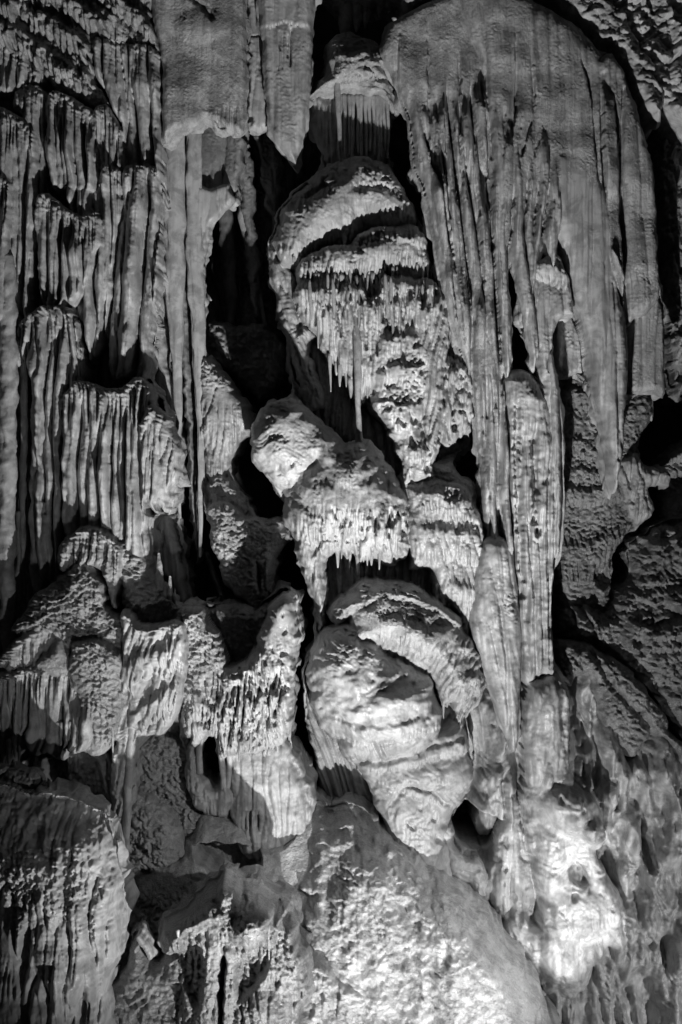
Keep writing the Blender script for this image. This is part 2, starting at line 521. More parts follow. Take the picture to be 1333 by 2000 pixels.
def poly_mesh(name, geos, mat, parent=None):
    V = []; Fq = []; Ft = []; n = 0
    for co, f, t1, t2 in geos:
        V.append(co); Fq.append(f + n); Ft.append(t1 + n); Ft.append(t2 + n); n += len(co)
    V = np.vstack(V)
    if parent is not None: V = V - np.array(parent.location)
    Fq = np.vstack(Fq); Ft = np.vstack(Ft)
    NT[0] += len(Fq) * 2 + len(Ft)
    me = bpy.data.meshes.new(name)
    me.vertices.add(len(V)); me.vertices.foreach_set('co', V.astype(np.float32).ravel())
    li = np.concatenate([Fq.ravel(), Ft.ravel()]).astype(np.int32)
    me.loops.add(len(li)); me.loops.foreach_set('vertex_index', li)
    m = len(Fq) + len(Ft); me.polygons.add(m)
    st = np.concatenate([np.arange(len(Fq)) * 4, len(Fq) * 4 + np.arange(len(Ft)) * 3]).astype(np.int32)
    me.polygons.foreach_set('loop_start', st)
    me.polygons.foreach_set('loop_total', np.concatenate([np.full(len(Fq), 4), np.full(len(Ft), 3)]).astype(np.int32))
    me.polygons.foreach_set('use_smooth', np.full(m, True))
    me.materials.append(mat); me.update(calc_edges=True)
    o = bpy.data.objects.new(name, me); SC.collection.objects.link(o)
    if parent is not None: o.parent = parent
    return o

def tube(parent, name, pts, Y, mat=None, label=None, **kw):
    o = poly_mesh(name, [tube_geo(pts, Y, **kw)], mat or M['stone'], parent)
    if label: o['label'] = label
    return o

def fringe(parent, key, line, n, ln=(12, 40), r=(2.0, 4.0), seed=1, mat=None, name='drip_fringe', up=10, big=0, sink=.02, lean=0):
    """a row of small hanging drips under a lip of a body built before (looked up by key)"""
    rr = random.Random(seed); geos = []; l = np.asarray(line, float)
    for i in range(n):
        x = l[0, 0] + (l[-1, 0] - l[0, 0]) * (i + rr.uniform(.1, .9)) / n
        y = float(np.interp(x, l[:, 0], l[:, 1]))
        Yd = depth_at(key, x, y - up * .6)
        if Yd is None: continue
        if rr.random() < .22: continue
        le = ln[0] * .6 + (ln[1] * 1.35 - ln[0] * .6) * rr.random() ** 2.2; ra = rr.uniform(*r) * (.75 + .5 * rr.random())
        pts = [(x, y - up, ra * 1.5), (x + lean * le * .3, y + le * .15, ra), (x + lean * le * .7, y + le * .7, ra * .7), (x + lean * le, y + le, ra * .35)]
        geos.append(tube_geo(pts, Yd + sink + ra * .01, knob=.15, seed=i + seed * 13, seg=8, dy=6, sway=1.5))
    if not geos: return
    o = poly_mesh(name, geos, mat or M['stone'], parent)
    o['kind'] = 'stuff'
    return o

# ------------------------------------------------------------------ stone
def stone(name, base=.34, var=.12, grain=1.0, gloss=.42, streak=.5, band=0.0, bump=.5, coarse=.5, aniso=.45):
    m = bpy.data.materials.new(name); m.use_nodes = True
    nt = m.node_tree; N = nt.nodes; Lk = nt.links
    for n in list(N): N.remove(n)
    out = N.new('ShaderNodeOutputMaterial'); bs = N.new('ShaderNodeBsdfPrincipled')
    Lk.new(bs.outputs[0], out.inputs[0])
    geo = N.new('ShaderNodeNewGeometry')
    def mp(scale):
        v = N.new('ShaderNodeVectorMath'); v.operation = 'MULTIPLY'; v.inputs[1].default_value = scale
        Lk.new(geo.outputs['Position'], v.inputs[0]); return v.outputs[0]
    def noise(vec, sc, det=4, rough=.55, dist=0.0):
        n = N.new('ShaderNodeTexNoise'); n.inputs['Scale'].default_value = sc; n.inputs['Detail'].default_value = det
        n.inputs['Roughness'].default_value = rough; n.inputs['Distortion'].default_value = dist
        Lk.new(vec, n.inputs['Vector']); return n.outputs['Fac']
    def math_(op, a, b, c=None):
        n = N.new('ShaderNodeMath'); n.operation = op
        for k, v in enumerate((a, b, c)):
            if v is None: continue
            if isinstance(v, (int, float)): n.inputs[k].default_value = v
            else: Lk.new(v, n.inputs[k])
        return n.outputs[0]
    P1 = mp((1, 1, 1)); P2 = mp((1, 1, aniso)); PV = mp((1, 1, .06))
    big = noise(P1, .9, 5, .6, .3); st = noise(PV, 7.0, 4, .6, .15); fine = noise(P1, 26, 3, .7); spk = noise(P1, 60, 2, .6)
    v = math_('MULTIPLY_ADD', math_('SUBTRACT', big, .5), var * 3.0, base)
    v = math_('MULTIPLY_ADD', math_('SUBTRACT', st, .5), var * 3.2 * streak, v)
    v = math_('MULTIPLY_ADD', math_('SUBTRACT', fine, .5), var * 1.6 * grain, v)
    if band:
        bn = noise(P1, .55, 2, .5, 1.2)
        sn = math_('SINE', math_('MULTIPLY', bn, 95.0), 0.0)
        v = math_('MULTIPLY_ADD', sn, band, v)
    dirt = noise(P1, 2.3, 6, .68, .6)
    v = math_('MULTIPLY', v, math_('MINIMUM', math_('MAXIMUM', math_('MULTIPLY_ADD', dirt, 3.2, -.62), .74), 1.12))
    v = math_('MAXIMUM', math_('MINIMUM', v, .82), .03)
    cb = N.new('ShaderNodeCombineColor')
    for k in range(3): Lk.new(v, cb.inputs[k])
    Lk.new(cb.outputs[0], bs.inputs['Base Color'])
    rg = math_('MULTIPLY_ADD', math_('SUBTRACT', spk, .5), .9, gloss + .12)
    rg = math_('MULTIPLY_ADD', math_('SUBTRACT', noise(P1, 1.6, 3, .6), .5), 1.1, rg)
    rg = math_('MAXIMUM', math_('MINIMUM', rg, .95), .22)
    Lk.new(rg, bs.inputs['Roughness'])
    bs.inputs['Specular IOR Level'].default_value = .5
    # relief finer than the mesh: grain, small knobs, flow lines
    h = math_('MULTIPLY', noise(P2, 22, 4, .65), .013 * grain)
    h = math_('MULTIPLY_ADD', noise(P2, 7, 4, .6, .3), .022 * coarse, h)
    h = math_('MULTIPLY_ADD', noise(PV, 16, 3, .6), .012 * streak, h)
    h = math_('MULTIPLY_ADD', noise(P1, 60, 2, .5), .007 * grain, h)
    bp = N.new('ShaderNodeBump'); bp.inputs['Strength'].default_value = min(1.0, bump * 1.6); bp.inputs['Distance'].default_value = 1.0
    Lk.new(h, bp.inputs['Height']); Lk.new(bp.outputs[0], bs.inputs['Normal'])
    return m

M = {
    'stone': stone('flowstone', .36, .09),
    'wet': stone('shade_dark_rock', .21, .09, grain=1.5, coarse=1.8, bump=.62, streak=.2, aniso=1, gloss=.25),  # base darkened to stand in for shade on the right-hand rocks
    'damp': stone('damp_limestone', .22, .11, grain=1.6, coarse=1.6, bump=.6, streak=.2, aniso=1, gloss=.22),
    'mid': stone('shaded_calcite', .20, .07, streak=.9, coarse=.3, bump=.4),  # darker calcite: shade on the deeper, less lit drapery put into the colour
    'smooth': stone('smooth_calcite', .37, .07, grain=.7, streak=.9, coarse=.25, bump=.4, aniso=.25),
    'sugar': stone('granular_calcite', .34, .07, grain=2.0, gloss=.34, coarse=.25, bump=.6, streak=1.7, aniso=.6),
    'rough': stone('rough_limestone', .31, .12, grain=1.6, coarse=1.8, bump=.62, streak=.2, aniso=1),
    'pale': stone('pale_calcite', .36, .08, grain=1.0, streak=.5, coarse=.6, bump=.45, band=.03, aniso=.7),
    'white': stone('white_calcite', .44, .09, grain=.8, streak=.5, coarse=.4, bump=.4, band=.03, aniso=.8),
    'rock': stone('coarse_rock', .38, .12, grain=2.2, coarse=2.2, bump=.62, streak=.05, aniso=1),
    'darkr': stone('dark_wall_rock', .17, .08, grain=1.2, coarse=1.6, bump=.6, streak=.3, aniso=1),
    'void': stone('shade_black_rock', .05, .03, grain=.6, coarse=1.2, bump=.5, streak=.3),  # near-black base paints in the darkness of the unlit depths
}

# ================================================================== the cave shell
def sheet(name, xr, yr, nx, ny, fn, mat):
    xs = np.linspace(*xr, nx); ys = np.linspace(*yr, ny)
    X, Y = np.meshgrid(xs, ys)
    co = fn(X, Y).reshape(-1, 3)
    i = np.arange(nx * ny).reshape(ny, nx)
    f = np.stack([i[:-1, :-1], i[:-1, 1:], i[1:, 1:], i[1:, :-1]], -1).reshape(-1, 4)
    o = new_mesh(name, co, f, mat); o['kind'] = 'structure'; return o

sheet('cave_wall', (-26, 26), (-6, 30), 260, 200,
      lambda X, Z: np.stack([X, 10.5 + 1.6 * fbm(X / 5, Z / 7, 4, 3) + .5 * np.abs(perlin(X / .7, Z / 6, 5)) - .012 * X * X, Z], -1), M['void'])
sheet('cave_floor', (-40, 40), (-60, 14), 160, 150,
      lambda X, Y: np.stack([X, Y, -4.0 + .5 * fbm(X / 4, Y / 4, 4, 9)], -1), M['darkr'])
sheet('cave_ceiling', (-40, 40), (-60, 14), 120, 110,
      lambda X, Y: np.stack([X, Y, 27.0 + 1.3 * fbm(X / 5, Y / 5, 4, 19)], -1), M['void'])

# ================================================================== left: terraced wall of fluted curtains
t = thing('flowstone_wall', 'tall grey flowstone wall of stepped ledges and fluted curtains along the left side', 'flowstone', (160, 1560), 1.5)
relief(t, 'back_layer', [(-60, -60), (296, -60), (312, 120), (314, 420), (310, 560), (292, 740), (325, 800), (335, 990), (300, 1010), (292, 1150), (330, 1200), (300, 1330), (250, 1440), (-60, 1500)],
       1.75, H=14, R=20, back=200, feats=[('cols', dict(w=24, amp=15, seed=3, gap=1.15))])
CU = 'fluted_curtain'
def curtain(poly, Y, w=20, amp=14, seed=1, H=22, R=16, mat='stone', kind='cols', top=None, rough=2.2, back=110, extra=(), key=None, fade=55, lean=0.0, wob=4, name=CU, gap=1.0, oct2=.35, st=10):
    fe = []
    if top is None:                      # upper edge of the outline, left to right
        top = top_of(poly)
    if kind == 'cols':
        fe.append(('cols', dict(w=w, warp=4.5, amp=amp * 1.6, knob=.07, seed=seed, top=top, fade=fade, lean=lean, gap=gap)))
        fe.append(('flute', dict(w=w * .42, st=8, amp=amp * .12, seed=seed + 2, lean=lean)))
    else:
        fe.append(('flute', dict(w=w, st=st, amp=amp, seed=seed, top=top, fade=fade, lean=lean, oct2=oct2)))
    fe.append(('rough', dict(s=9, amp=rough * .45, seed=seed + 4)))
    fe.append(('flute', dict(w=9, st=9, amp=amp * .16, seed=seed + 6)))
    fe.append(('fbm', dict(s=26, amp=rough * .9, seed=seed + 9, sx=.7)))
    T = np.array(top, float)
    # knobbly brow along the upper edge
    fe.append(('brow', dict(top=T, seed=seed)))
    fe += list(extra)
    return relief(t, name, poly, Y, H=H, R=R, feats=fe, mat=M[mat], back=back, key=key, seed=seed, wob=wob)
def f_brow(X, Y, h, d, top=None, seed=1, dep=18, amp=12):
    Tt = np.interp(X, top[:, 0], top[:, 1]); q = np.exp(-np.clip(Y - Tt, 0, None) / dep)
    return h + q * amp * (1.5 * billow(X / 13, Y / 8, 3, seed + 21) - .3)
F['brow'] = f_brow

relief(t, 'craggy_brow', [(-60, -60), (300, -60), (303, 60), (322, 112), (316, 128), (285, 112), (245, 104), (205, 98), (196, 160), (228, 222), (250, 270), (235, 262), (190, 215), (150, 205), (105, 178), (60, 155), (0, 112), (-60, 108)],
       1.25, H=40, R=30, back=140, mat=M['rough'], feats=[('crag', dict(s=60, amp=22, seed=5, ang=.62)), ('lip', dict(line=[(-60, 30), (60, 62), (150, 112), (200, 160)], A=24, L=46, drip=22, dw=13, seed=501)), ('lip', dict(line=[(40, 16), (130, 45), (210, 96), (250, 190)], A=22, L=44, drip=20, dw=12, seed=502)), ('lip', dict(line=[(-60, 84), (50, 110), (130, 170), (190, 205)], A=20, L=40, drip=20, dw=12, seed=503)), ('lip', dict(line=[(170, 0), (240, 50), (318, 110)], A=22, L=40, drip=16, dw=12, seed=504)), ('lip', dict(line=[(150, 120), (200, 190), (245, 262)], A=16, L=40, drip=14, dw=12, seed=505)), ('flute', dict(w=14, st=4, amp=9, seed=16)), ('rough', dict(s=10, amp=2.5, seed=6)),
       ('lump', dict(c=(215, 55), r=(30, 26), H=22, add=True)), ('lump', dict(c=(30, 60), r=(26, 50), H=22, add=True))])
curtain([(-60, 96), (40, 103), (80, 122), (100, 150), (102, 178), (60, 186), (30, 205), (0, 200), (-60, 215)], 1.2, w=14, amp=12, seed=21, fade=25)
curtain([(190, 92), (225, 90), (255, 96), (300, 100), (321, 122), (319, 250), (320, 352), (300, 350), (248, 345), (246, 268), (218, 205), (193, 160)], 1.1, w=25, amp=19, seed=22, fade=40)
curtain([(190, 8), (215, 32), (222, 60), (236, 50), (256, 70), (262, 96), (240, 108), (210, 96), (192, 60)], 1.0, w=14, amp=9, seed=23, fade=20)
curtain([(38, 192), (70, 176), (100, 193), (108, 240), (104, 400), (100, 560), (88, 700), (80, 500), (60, 262), (40, 232)], 1.15, w=17, amp=14, seed=24)
curtain([(103, 205), (130, 197), (160, 213), (198, 236), (206, 300), (192, 384), (150, 388), (115, 382), (100, 300)], .98, w=15, amp=14, seed=25)
curtain([(130, 335), (200, 305), (248, 342), (242, 480), (226, 600), (208, 690), (186, 715), (172, 640), (150, 622), (150, 450)], 1.1, w=19, amp=15, seed=26)
curtain([(188, 248), (215, 217), (240, 246), (251, 275), (250, 342), (236, 348), (205, 335)], .9, w=13, amp=10, seed=27, fade=30)
curtain([(-60, 222), (0, 226), (40, 236), (83, 270), (86, 360), (82, 560), (76, 705), (45, 720), (20, 560), (10, 375), (-60, 385)], .85, w=16, amp=15, seed=28)
curtain([(248, 340), (300, 334), (320, 345), (319, 440), (322, 480), (317, 560), (302, 650), (289, 748), (262, 746), (230, 742), (214, 640), (224, 520), (240, 420)], .85, w=32, amp=23, seed=29, fade=70)
curtain([(80, 404), (110, 394), (140, 416), (170, 432), (204, 426), (212, 480), (192, 545), (160, 604), (98, 606), (88, 500)], .7, w=14, amp=14, seed=30)
curtain([(206, 350), (226, 336), (247, 354), (246, 440), (226, 560), (200, 644), (194, 560), (210, 430)], .72, w=14, amp=12, seed=31)
curtain([(0, 370), (22, 355), (41, 378), (40, 480), (44, 600), (36, 640), (-4, 640), (-10, 500)], .6, w=20, amp=12, seed=32)
curtain([(52, 645), (75, 625), (100, 612), (150, 615), (170, 640), (166, 760), (152, 900), (142, 1110), (120, 1128), (97, 1112), (92, 900), (86, 760), (60, 705)], .45, w=18, amp=17, seed=33)
curtain([(140, 690), (160, 660), (180, 690), (184, 740), (165, 765), (142, 760)], .5, w=13, amp=8, seed=34, fade=20)
for x, r, y0, y1, Yd in ((16, 17, 500, 1288, .35), (46, 7, 640, 1236, .75), (74, 14, 690, 1176, .45), (-20, 16, 300, 1300, .4), (108, 8, 720, 1140, .9), (56, 11, 250, 480, .8), (36, 6, 1000, 1300, .6)):
    tube(t, 'hanging_pipe', [(x, y0, r * .8), (x + 2, y0 + (y1 - y0) * .3, r), (x - 2, y0 + (y1 - y0) * .65, r * 1.05), (x, y1 - 30, r * .8), (x + 1, y1, r * .3)], Yd, knob=.24, ks=26, seed=int(x) + 40, fl=.12, seg=20, dy=3)
curtain([(137, 800), (145, 768), (170, 751), (220, 764), (258, 768), (284, 744), (306, 768), (314, 820), (304, 900), (300, 1000), (292, 1090), (270, 1104), (250, 1062), (180, 1042), (150, 1066), (139, 950)], .2, w=18, amp=16, seed=35, key='c13', fade=45, lean=.03)
curtain([(284, 832), (310, 796), (336, 824), (354, 884), (350, 940), (336, 978), (331, 1004), (322, 985), (312, 1003), (304, 975), (292, 985), (288, 900)], .02, w=13, amp=13, seed=36, kind='flute', H=34, lean=.06)
curtain([(134, 1085), (148, 1046), (194, 1026), (240, 1044), (257, 1080), (252, 1178), (236, 1172), (224, 1112), (190, 1102), (150, 1116)], -.05, w=14, amp=10, seed=37, H=34, extra=[('crag', dict(s=16, amp=9, seed=38, ang=.3))], fade=70)
relief(t, 'rock_step', [(250, 1060), (292, 1095), (300, 1130), (345, 1178), (368, 1216), (300, 1212), (262, 1180)], .1, H=30, R=18, mat=M['rough'], feats=[('crag', dict(s=22, amp=16, seed=41, ang=.6)), ('rough', dict(s=8, amp=4, seed=42))])
relief(t, 'terraced_mound', [(55, 1225), (80, 1180), (110, 1142), (150, 1112), (190, 1094), (215, 1118), (240, 1172), (275, 1215), (268, 1300), (262, 1350), (180, 1330), (140, 1262), (90, 1240)],
       -.15, H=60, R=50, mat=M['rough'], feats=[('crag', dict(s=30, amp=15, seed=43, ang=-.25)), ('crag', dict(s=14, amp=9, seed=44, ang=.25)), ('rough', dict(s=8, amp=5, seed=45))])
curtain([(20, 1285), (40, 1262), (64, 1232), (110, 1206), (160, 1226), (166, 1280), (150, 1300), (120, 1292), (70, 1306)], -.35, w=14, amp=11, seed=46, kind='flute', H=36, name='ledge')
curtain([(-60, 1295), (30, 1296), (66, 1290), (100, 1284), (165, 1296), (238, 1350), (246, 1420), (228, 1448), (205, 1436), (180, 1448), (166, 1440), (150, 1464), (130, 1440), (110, 1447), (86, 1412), (52, 1480), (20, 1505), (-60, 1515)], -.55, w=15, amp=17, seed=47, kind='cols', H=32, key='c16', fade=70)
relief(t, 'ledge', [(96, 1285), (130, 1240), (158, 1262), (166, 1300), (128, 1315)], -.7, H=26, R=18, feats=[('rough', dict(s=9, amp=6, seed=48))], mat=M['rough'])
relief(t, 'ledge', [(160, 1250), (215, 1235), (255, 1262), (266, 1330), (260, 1400), (232, 1446), (190, 1440), (172, 1360)], -.75, H=36, R=24, mat=M['rough'], feats=[('crag', dict(s=26, amp=11, seed=49, ang=.2)), ('rough', dict(s=9, amp=6, seed=50))])
fringe(t, 'c16', [(-10, 1490), (60, 1440), (120, 1436), (235, 1425)], 22, ln=(10, 36), r=(2.5, 5), seed=5, up=24)
curtain([(262, 1180), (300, 1206), (366, 1214), (364, 1330), (348, 1392), (322, 1436), (296, 1438), (268, 1470), (262, 1560), (248, 1645), (228, 1606), (226, 1500), (246, 1400), (258, 1280)], -.6, w=15, amp=12, seed=51, kind='flute', H=40, key='c17', lean=.22, fade=20, mat='smooth',
        extra=[('lip', dict(line=[(262, 1335), (300, 1310), (362, 1290)], A=13, L=60, drip=20, dw=9, seed=52)), ('lip', dict(line=[(275, 1420), (310, 1405), (352, 1370)], A=14, L=60, drip=20, dw=8, seed=53))])
relief(t, 'lower_curtain', [(100, 1470), (150, 1452), (250, 1436), (264, 1560), (232, 1645), (214, 1585), (160, 1565), (120, 1540)], .1, H=26, R=20, feats=[('flute', dict(w=15, amp=12, seed=54)), ('pit', dict(poly=[(108, 1462), (150, 1460), (156, 1530), (116, 1530)], D=60)), ('rough', dict(s=9, amp=4))])
tube(t, 'stalactite', [(262, 1400, 10), (252, 1500, 9), (246, 1640, 8), (245, 1700, 6), (248, 1770, 6), (250, 1815, 9), (248, 1836, 4)], -.95, knob=.1, seed=9, fl=.1, seg=18, dy=3)
for x, y0, y1, r in ((311, 1155, 1080, 9), (332, 1172, 1125, 7), (342, 1190, 1150, 5)):
    tube(t, 'stalagmite', [(x, y0, r), (x - 1, (y0 + y1) / 2, r * .8), (x, y1, r * .25)], -.05, mat=M['rough'], knob=.3, ks=10, seed=x)

# foreground mound, lower left
WK['flowstone_wall'] = 14.0; WS['flowstone_wall'] = 9.0

t = thing('stalagmite_mound', 'big near flowstone mound in the bottom-left corner, knobbly above, fluted below', 'stalagmite', (100, 2080), -3.2)
relief(t, 'body', [(-70, 1560), (20, 1520), (70, 1545), (140, 1560), (200, 1585), (226, 1640), (240, 1710), (246, 1800), (233, 1880), (216, 1930), (213, 2090), (-70, 2090)],
       -3.2, H=120, R=120, keep_edge=26, back=80, mat=M['smooth'], key='Q', feats=[('fbm', dict(s=90, amp=14, seed=61)), ('flute', dict(w=34, st=5, amp=16, seed=62)),
       ('rough', dict(s=9, amp=6, seed=63, mask=[(-70, 1500), (240, 1500), (246, 1790), (120, 1850), (-20, 1700)])), ('rough', dict(s=20, amp=9, seed=64, mask=[(-70, 1500), (240, 1500), (246, 1760), (120, 1800), (-20, 1660)])),
       ('pit', dict(poly=[(68, 1790), (84, 1770), (94, 1800), (86, 1880), (70, 1905), (62, 1850)], D=34)), ('pit', dict(poly=[(0, 1830), (10, 1825), (8, 1900), (0, 1900)], D=26, R=8)),
       ('pit', dict(poly=[(62, 1905), (80, 1890), (100, 1960), (60, 1990)], D=16)),
       ('slits', dict(n=9, box=(150, 1905, 212, 1930), w=4, ln=(40, 90), D=13, seed=65)), ('fall', dict(y0=1680, k=.05, p=1.5)), ('tilt', dict(c=(0, 1800), gy=.2))])
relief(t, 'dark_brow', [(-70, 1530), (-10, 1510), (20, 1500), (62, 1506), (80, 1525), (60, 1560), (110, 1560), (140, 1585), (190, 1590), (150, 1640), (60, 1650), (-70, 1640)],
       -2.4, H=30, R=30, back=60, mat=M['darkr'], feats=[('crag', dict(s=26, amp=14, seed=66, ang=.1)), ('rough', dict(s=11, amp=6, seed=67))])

# ================================================================== upper left and centre: hanging sheets
t = thing('smooth_drapery', 'broad smooth grey sheet with a torn lower edge hanging beside the fluted wall top', 'drapery', (400, 270), 1.3)
relief(t, 'sheet', [(298, -60), (470, -60), (480, 30), (483, 150), (481, 240), (472, 264), (460, 258), (448, 262), (436, 256), (424, 252), (412, 241), (400, 241), (388, 251), (372, 254), (360, 262), (346, 264), (334, 274), (318, 272), (317, 130)],
       1.0, H=30, R=16, smooth=1, wob=3, back=28, mat=M['sugar'], key='B', feats=[('fbm', dict(s=150, amp=10, seed=71)), ('flute', dict(w=60, st=8, amp=6, seed=72)), ('rough', dict(s=7, amp=1.2, seed=73)),
       ('slits', dict(n=12, box=(425, 200, 478, 225), w=2.5, ln=(25, 50), D=5, seed=74)), ('lump', dict(c=(395, 60), r=(60, 40), H=8, add=True)), ('pit', dict(poly=[(416, 240), (425, 232), (436, 240), (446, 256), (430, 256)], D=22, R=6)), ('groove', dict(line=[(368, 0), (400, 22), (415, 45)], w=5, D=8))])
t = thing('hanging_blade', 'narrow dark rock strip hanging between the broad smooth sheet and the pointed blade', 'drapery', (500, 250), 1.7)
relief(t, 'sheet', [(482, -60), (512, -60), (514, 60), (522, 180), (526, 240), (515, 262), (500, 255), (486, 240), (484, 120)], 1.7, H=18, R=14, back=30, mat=M['smooth'], feats=[('flute', dict(w=22, st=14, amp=6, seed=75)), ('groove', dict(line=[(482, 78), (515, 74)], w=1.6, D=6)), ('rough', dict(s=8, amp=1.5))])
t = thing('pointed_blade', 'wide flat blade of rock narrowing to a sharp point, left of the small top cap', 'stalactite', (574, 322), 1.3)
relief(t, 'blade', [(507, -60), (612, -60), (611, 60), (609, 150), (602, 220), (590, 280), (580, 322), (574, 323), (556, 302), (530, 262), (520, 200), (512, 90)], 1.3, H=30, R=22, wob=2.5, back=30, mat=M['smooth'],
       feats=[('flute', dict(w=40, st=12, amp=7, seed=76)), ('lip', dict(line=[(512, 62), (560, 58), (608, 60)], A=9, L=110, drip=3, seed=77, under=.2)), ('slits', dict(n=6, box=(540, 60, 575, 80), w=1.8, ln=(40, 80), D=9, seed=78)), ('rough', dict(s=8, amp=1.5))])
t = thing('stalactite_cluster', 'dark strip with four short blunt teeth hanging above the small top cap', 'stalactite', (705, 0), 2.0)
for x, y1, r in ((676, 78, 15), (698, 62, 10), (716, 55, 8), (744, 34, 9)):
    tube(t, 'stalactite', [(x - 1, -60, r * 1.2), (x, y1 * .5, r), (x - 1, y1 - 15, r * .75), (x - 2, y1, r * .2)], 2.0 + .01 * r, knob=.1, seed=x, fl=.12, seg=20, dy=3)
relief(t, 'root_ledge', [(640, -60), (800, -60), (830, -20), (800, 12), (760, 22), (735, 10), (650, 6)], 2.0, H=26, R=20, back=90, feats=[('rough', dict(s=12, amp=5))])

WK['centre'] = 34.0; WS['centre'] = 22.0; WK['curtains'] = 24.0; WS['curtains'] = 6.0; WK['lower_right'] = 40.0; WS['lower_right'] = 13.0; WK['left_rocks'] = 40.0
# --- small cap at the top centre
t = thing('capped_column', 'small rounded flowstone cap with a curtain of thin straight pipes, highest of the central stack', 'flowstone', (700, 330), 2.2)
relief(t, 'cap', [(634, 95), (655, 78), (690, 70), (725, 78), (752, 108), (768, 150), (776, 190), (768, 222), (742, 216), (700, 212), (662, 205), (622, 202), (602, 205), (612, 178), (632, 150), (638, 120)],
       1.7, H=80, R=60, back=40, mat=M['sugar'], key='F', feats=[('lip', dict(line=[(655, 172), (700, 178), (745, 168)], A=13, L=60, drip=8, dw=7, seed=81)), ('rough', dict(s=7, amp=3, seed=82)), ('rough', dict(s=18, amp=7, seed=83, sx=2)), ('crag', dict(s=22, amp=9, seed=84, ang=.4, mask=[(660, 60), (740, 60), (780, 180), (720, 130), (660, 110)]))])
relief(t, 'drum', [(604, 190), (680, 190), (764, 196), (757, 260), (752, 330), (700, 338), (640, 328), (628, 300), (612, 262)], 1.95, H=44, R=60, back=90, mat=M['stone'], feats=[('flute', dict(w=13, st=16, amp=6, seed=85)), ('rough', dict(s=8, amp=1.5))])
rr = random.Random(4)
for i in range(13):
    x = 668 + i * 7.6 + rr.uniform(-1.5, 1.5)
    tube(t, 'pipe', [(x, 186, 6.5), (x + rr.uniform(-1, 1), 215, 3.6), (x + 1, 270, 3.2), (x + rr.uniform(-2, 2), 310 + rr.uniform(-18, 14), 2.6)], 1.30 + .004 * abs(i - 6) ** 2, knob=.12, seed=i, seg=10, dy=5)
tube(t, 'pipe', [(652, 118, 9), (656, 150, 7), (661, 220, 5), (668, 318, 4)], 1.12, knob=.1, seed=7, seg=12)

# --- great central mushroom
t = thing('mushroom_flowstone', 'largest central flowstone, a tiered bulb with dripping fringes tapering to a lumpy foot', 'flowstone', (760, 940), 1.6)
relief(t, 'side_rim', [(556, 402), (600, 355), (604, 400), (560, 470), (566, 520), (592, 600), (612, 650), (606, 700), (634, 760), (640, 792), (602, 802), (584, 772), (574, 700), (545, 622), (539, 570), (526, 512), (534, 450)],
       1.7, H=36, R=26, back=110, mat=M['stone'], feats=[('flute', dict(w=18, st=4, amp=9, seed=91, lean=-.3)), ('band', dict(s=60, n=7, amp=2.2, seed=92)), ('pit', dict(poly=[(534, 498), (550, 494), (552, 515), (538, 520)], D=16, R=7)), ('pit', dict(poly=[(575, 635), (590, 625), (595, 655), (580, 662)], D=24, R=8))])
relief(t, 'top_cap', [(636, 332), (668, 318), (705, 314), (755, 327), (790, 372), (814, 425), (812, 448), (760, 448), (712, 452), (690, 472), (640, 492), (590, 522), (550, 520), (541, 462), (566, 402), (602, 360)],
       1.45, H=78, R=70, back=120, mat=M['stone'], key='G1', feats=[
       ('lip', dict(line=[(545, 500), (590, 512), (640, 484), (692, 460)], A=14, L=120, drip=12, dw=9, seed=93)),
       ('lip', dict(line=[(690, 378), (740, 372), (800, 408)], A=9, L=46, drip=7, dw=8, seed=94)), ('lip', dict(line=[(694, 424), (750, 418), (812, 440)], A=9, L=40, drip=9, dw=8, seed=95)),
       ('groove', dict(line=[(655, 350), (640, 372), (600, 398)], w=7, D=14)),
       ('flute', dict(w=13, st=7, amp=4, seed=96)), ('rough', dict(s=9, amp=3, seed=97)), ('crag', dict(s=20, amp=9, seed=98, ang=.3, mask=[(690, 310), (760, 320), (820, 430), (770, 400), (700, 360)]))])
relief(t, 'tier', [(572, 545), (600, 500), (640, 490), (690, 468), (720, 448), (770, 444), (818, 448), (840, 496), (842, 530), (800, 556), (760, 546), (720, 562), (660, 572), (600, 575)],
       1.3, H=66, R=45, back=120, key='G2', feats=[('lip', dict(line=[(580, 545), (640, 540), (700, 548), (760, 530), (842, 520)], A=20, L=70, drip=16, dw=9, seed=101)), ('lip', dict(line=[(690, 488), (750, 478), (836, 496)], A=12, L=34, drip=8, dw=7, seed=111)), ('flute', dict(w=13, st=6, amp=6, seed=102)), ('rough', dict(s=8, amp=3, seed=103)), ('rough', dict(s=20, amp=6, seed=104, sx=2))])
relief(t, 'dripping_skirt', [(576, 560), (640, 540), (700, 545), (760, 540), (838, 545), (860, 562), (870, 568), (872, 620), (864, 690), (866, 770), (858, 840), (842, 872), (760, 860), (742, 800), (728, 770), (704, 796), (686, 775), (672, 742), (646, 718), (610, 650), (585, 612)],
       1.3, H=80, R=50, back=130, key='G3', feats=[('flute', dict(w=17, st=11, amp=18, seed=105, oct2=.5)), ('lip', dict(line=[(600, 600), (650, 606), (700, 596), (770, 575), (868, 572)], A=11, L=46, drip=24, dw=9, seed=106)), ('lip', dict(line=[(620, 648), (700, 652), (790, 640), (862, 650)], A=11, L=60, drip=30, dw=9, seed=107)),
       ('pit', dict(poly=[(705, 545), (745, 542), (742, 588), (712, 592)], D=40, R=8)), ('rough', dict(s=8, amp=3, seed=108)), ('tilt', dict(c=(700, 560), gy=-.12)), ('slits', dict(n=34, box=(590, 560, 860, 700), w=2.6, ln=(24, 60), D=16, seed=109))])
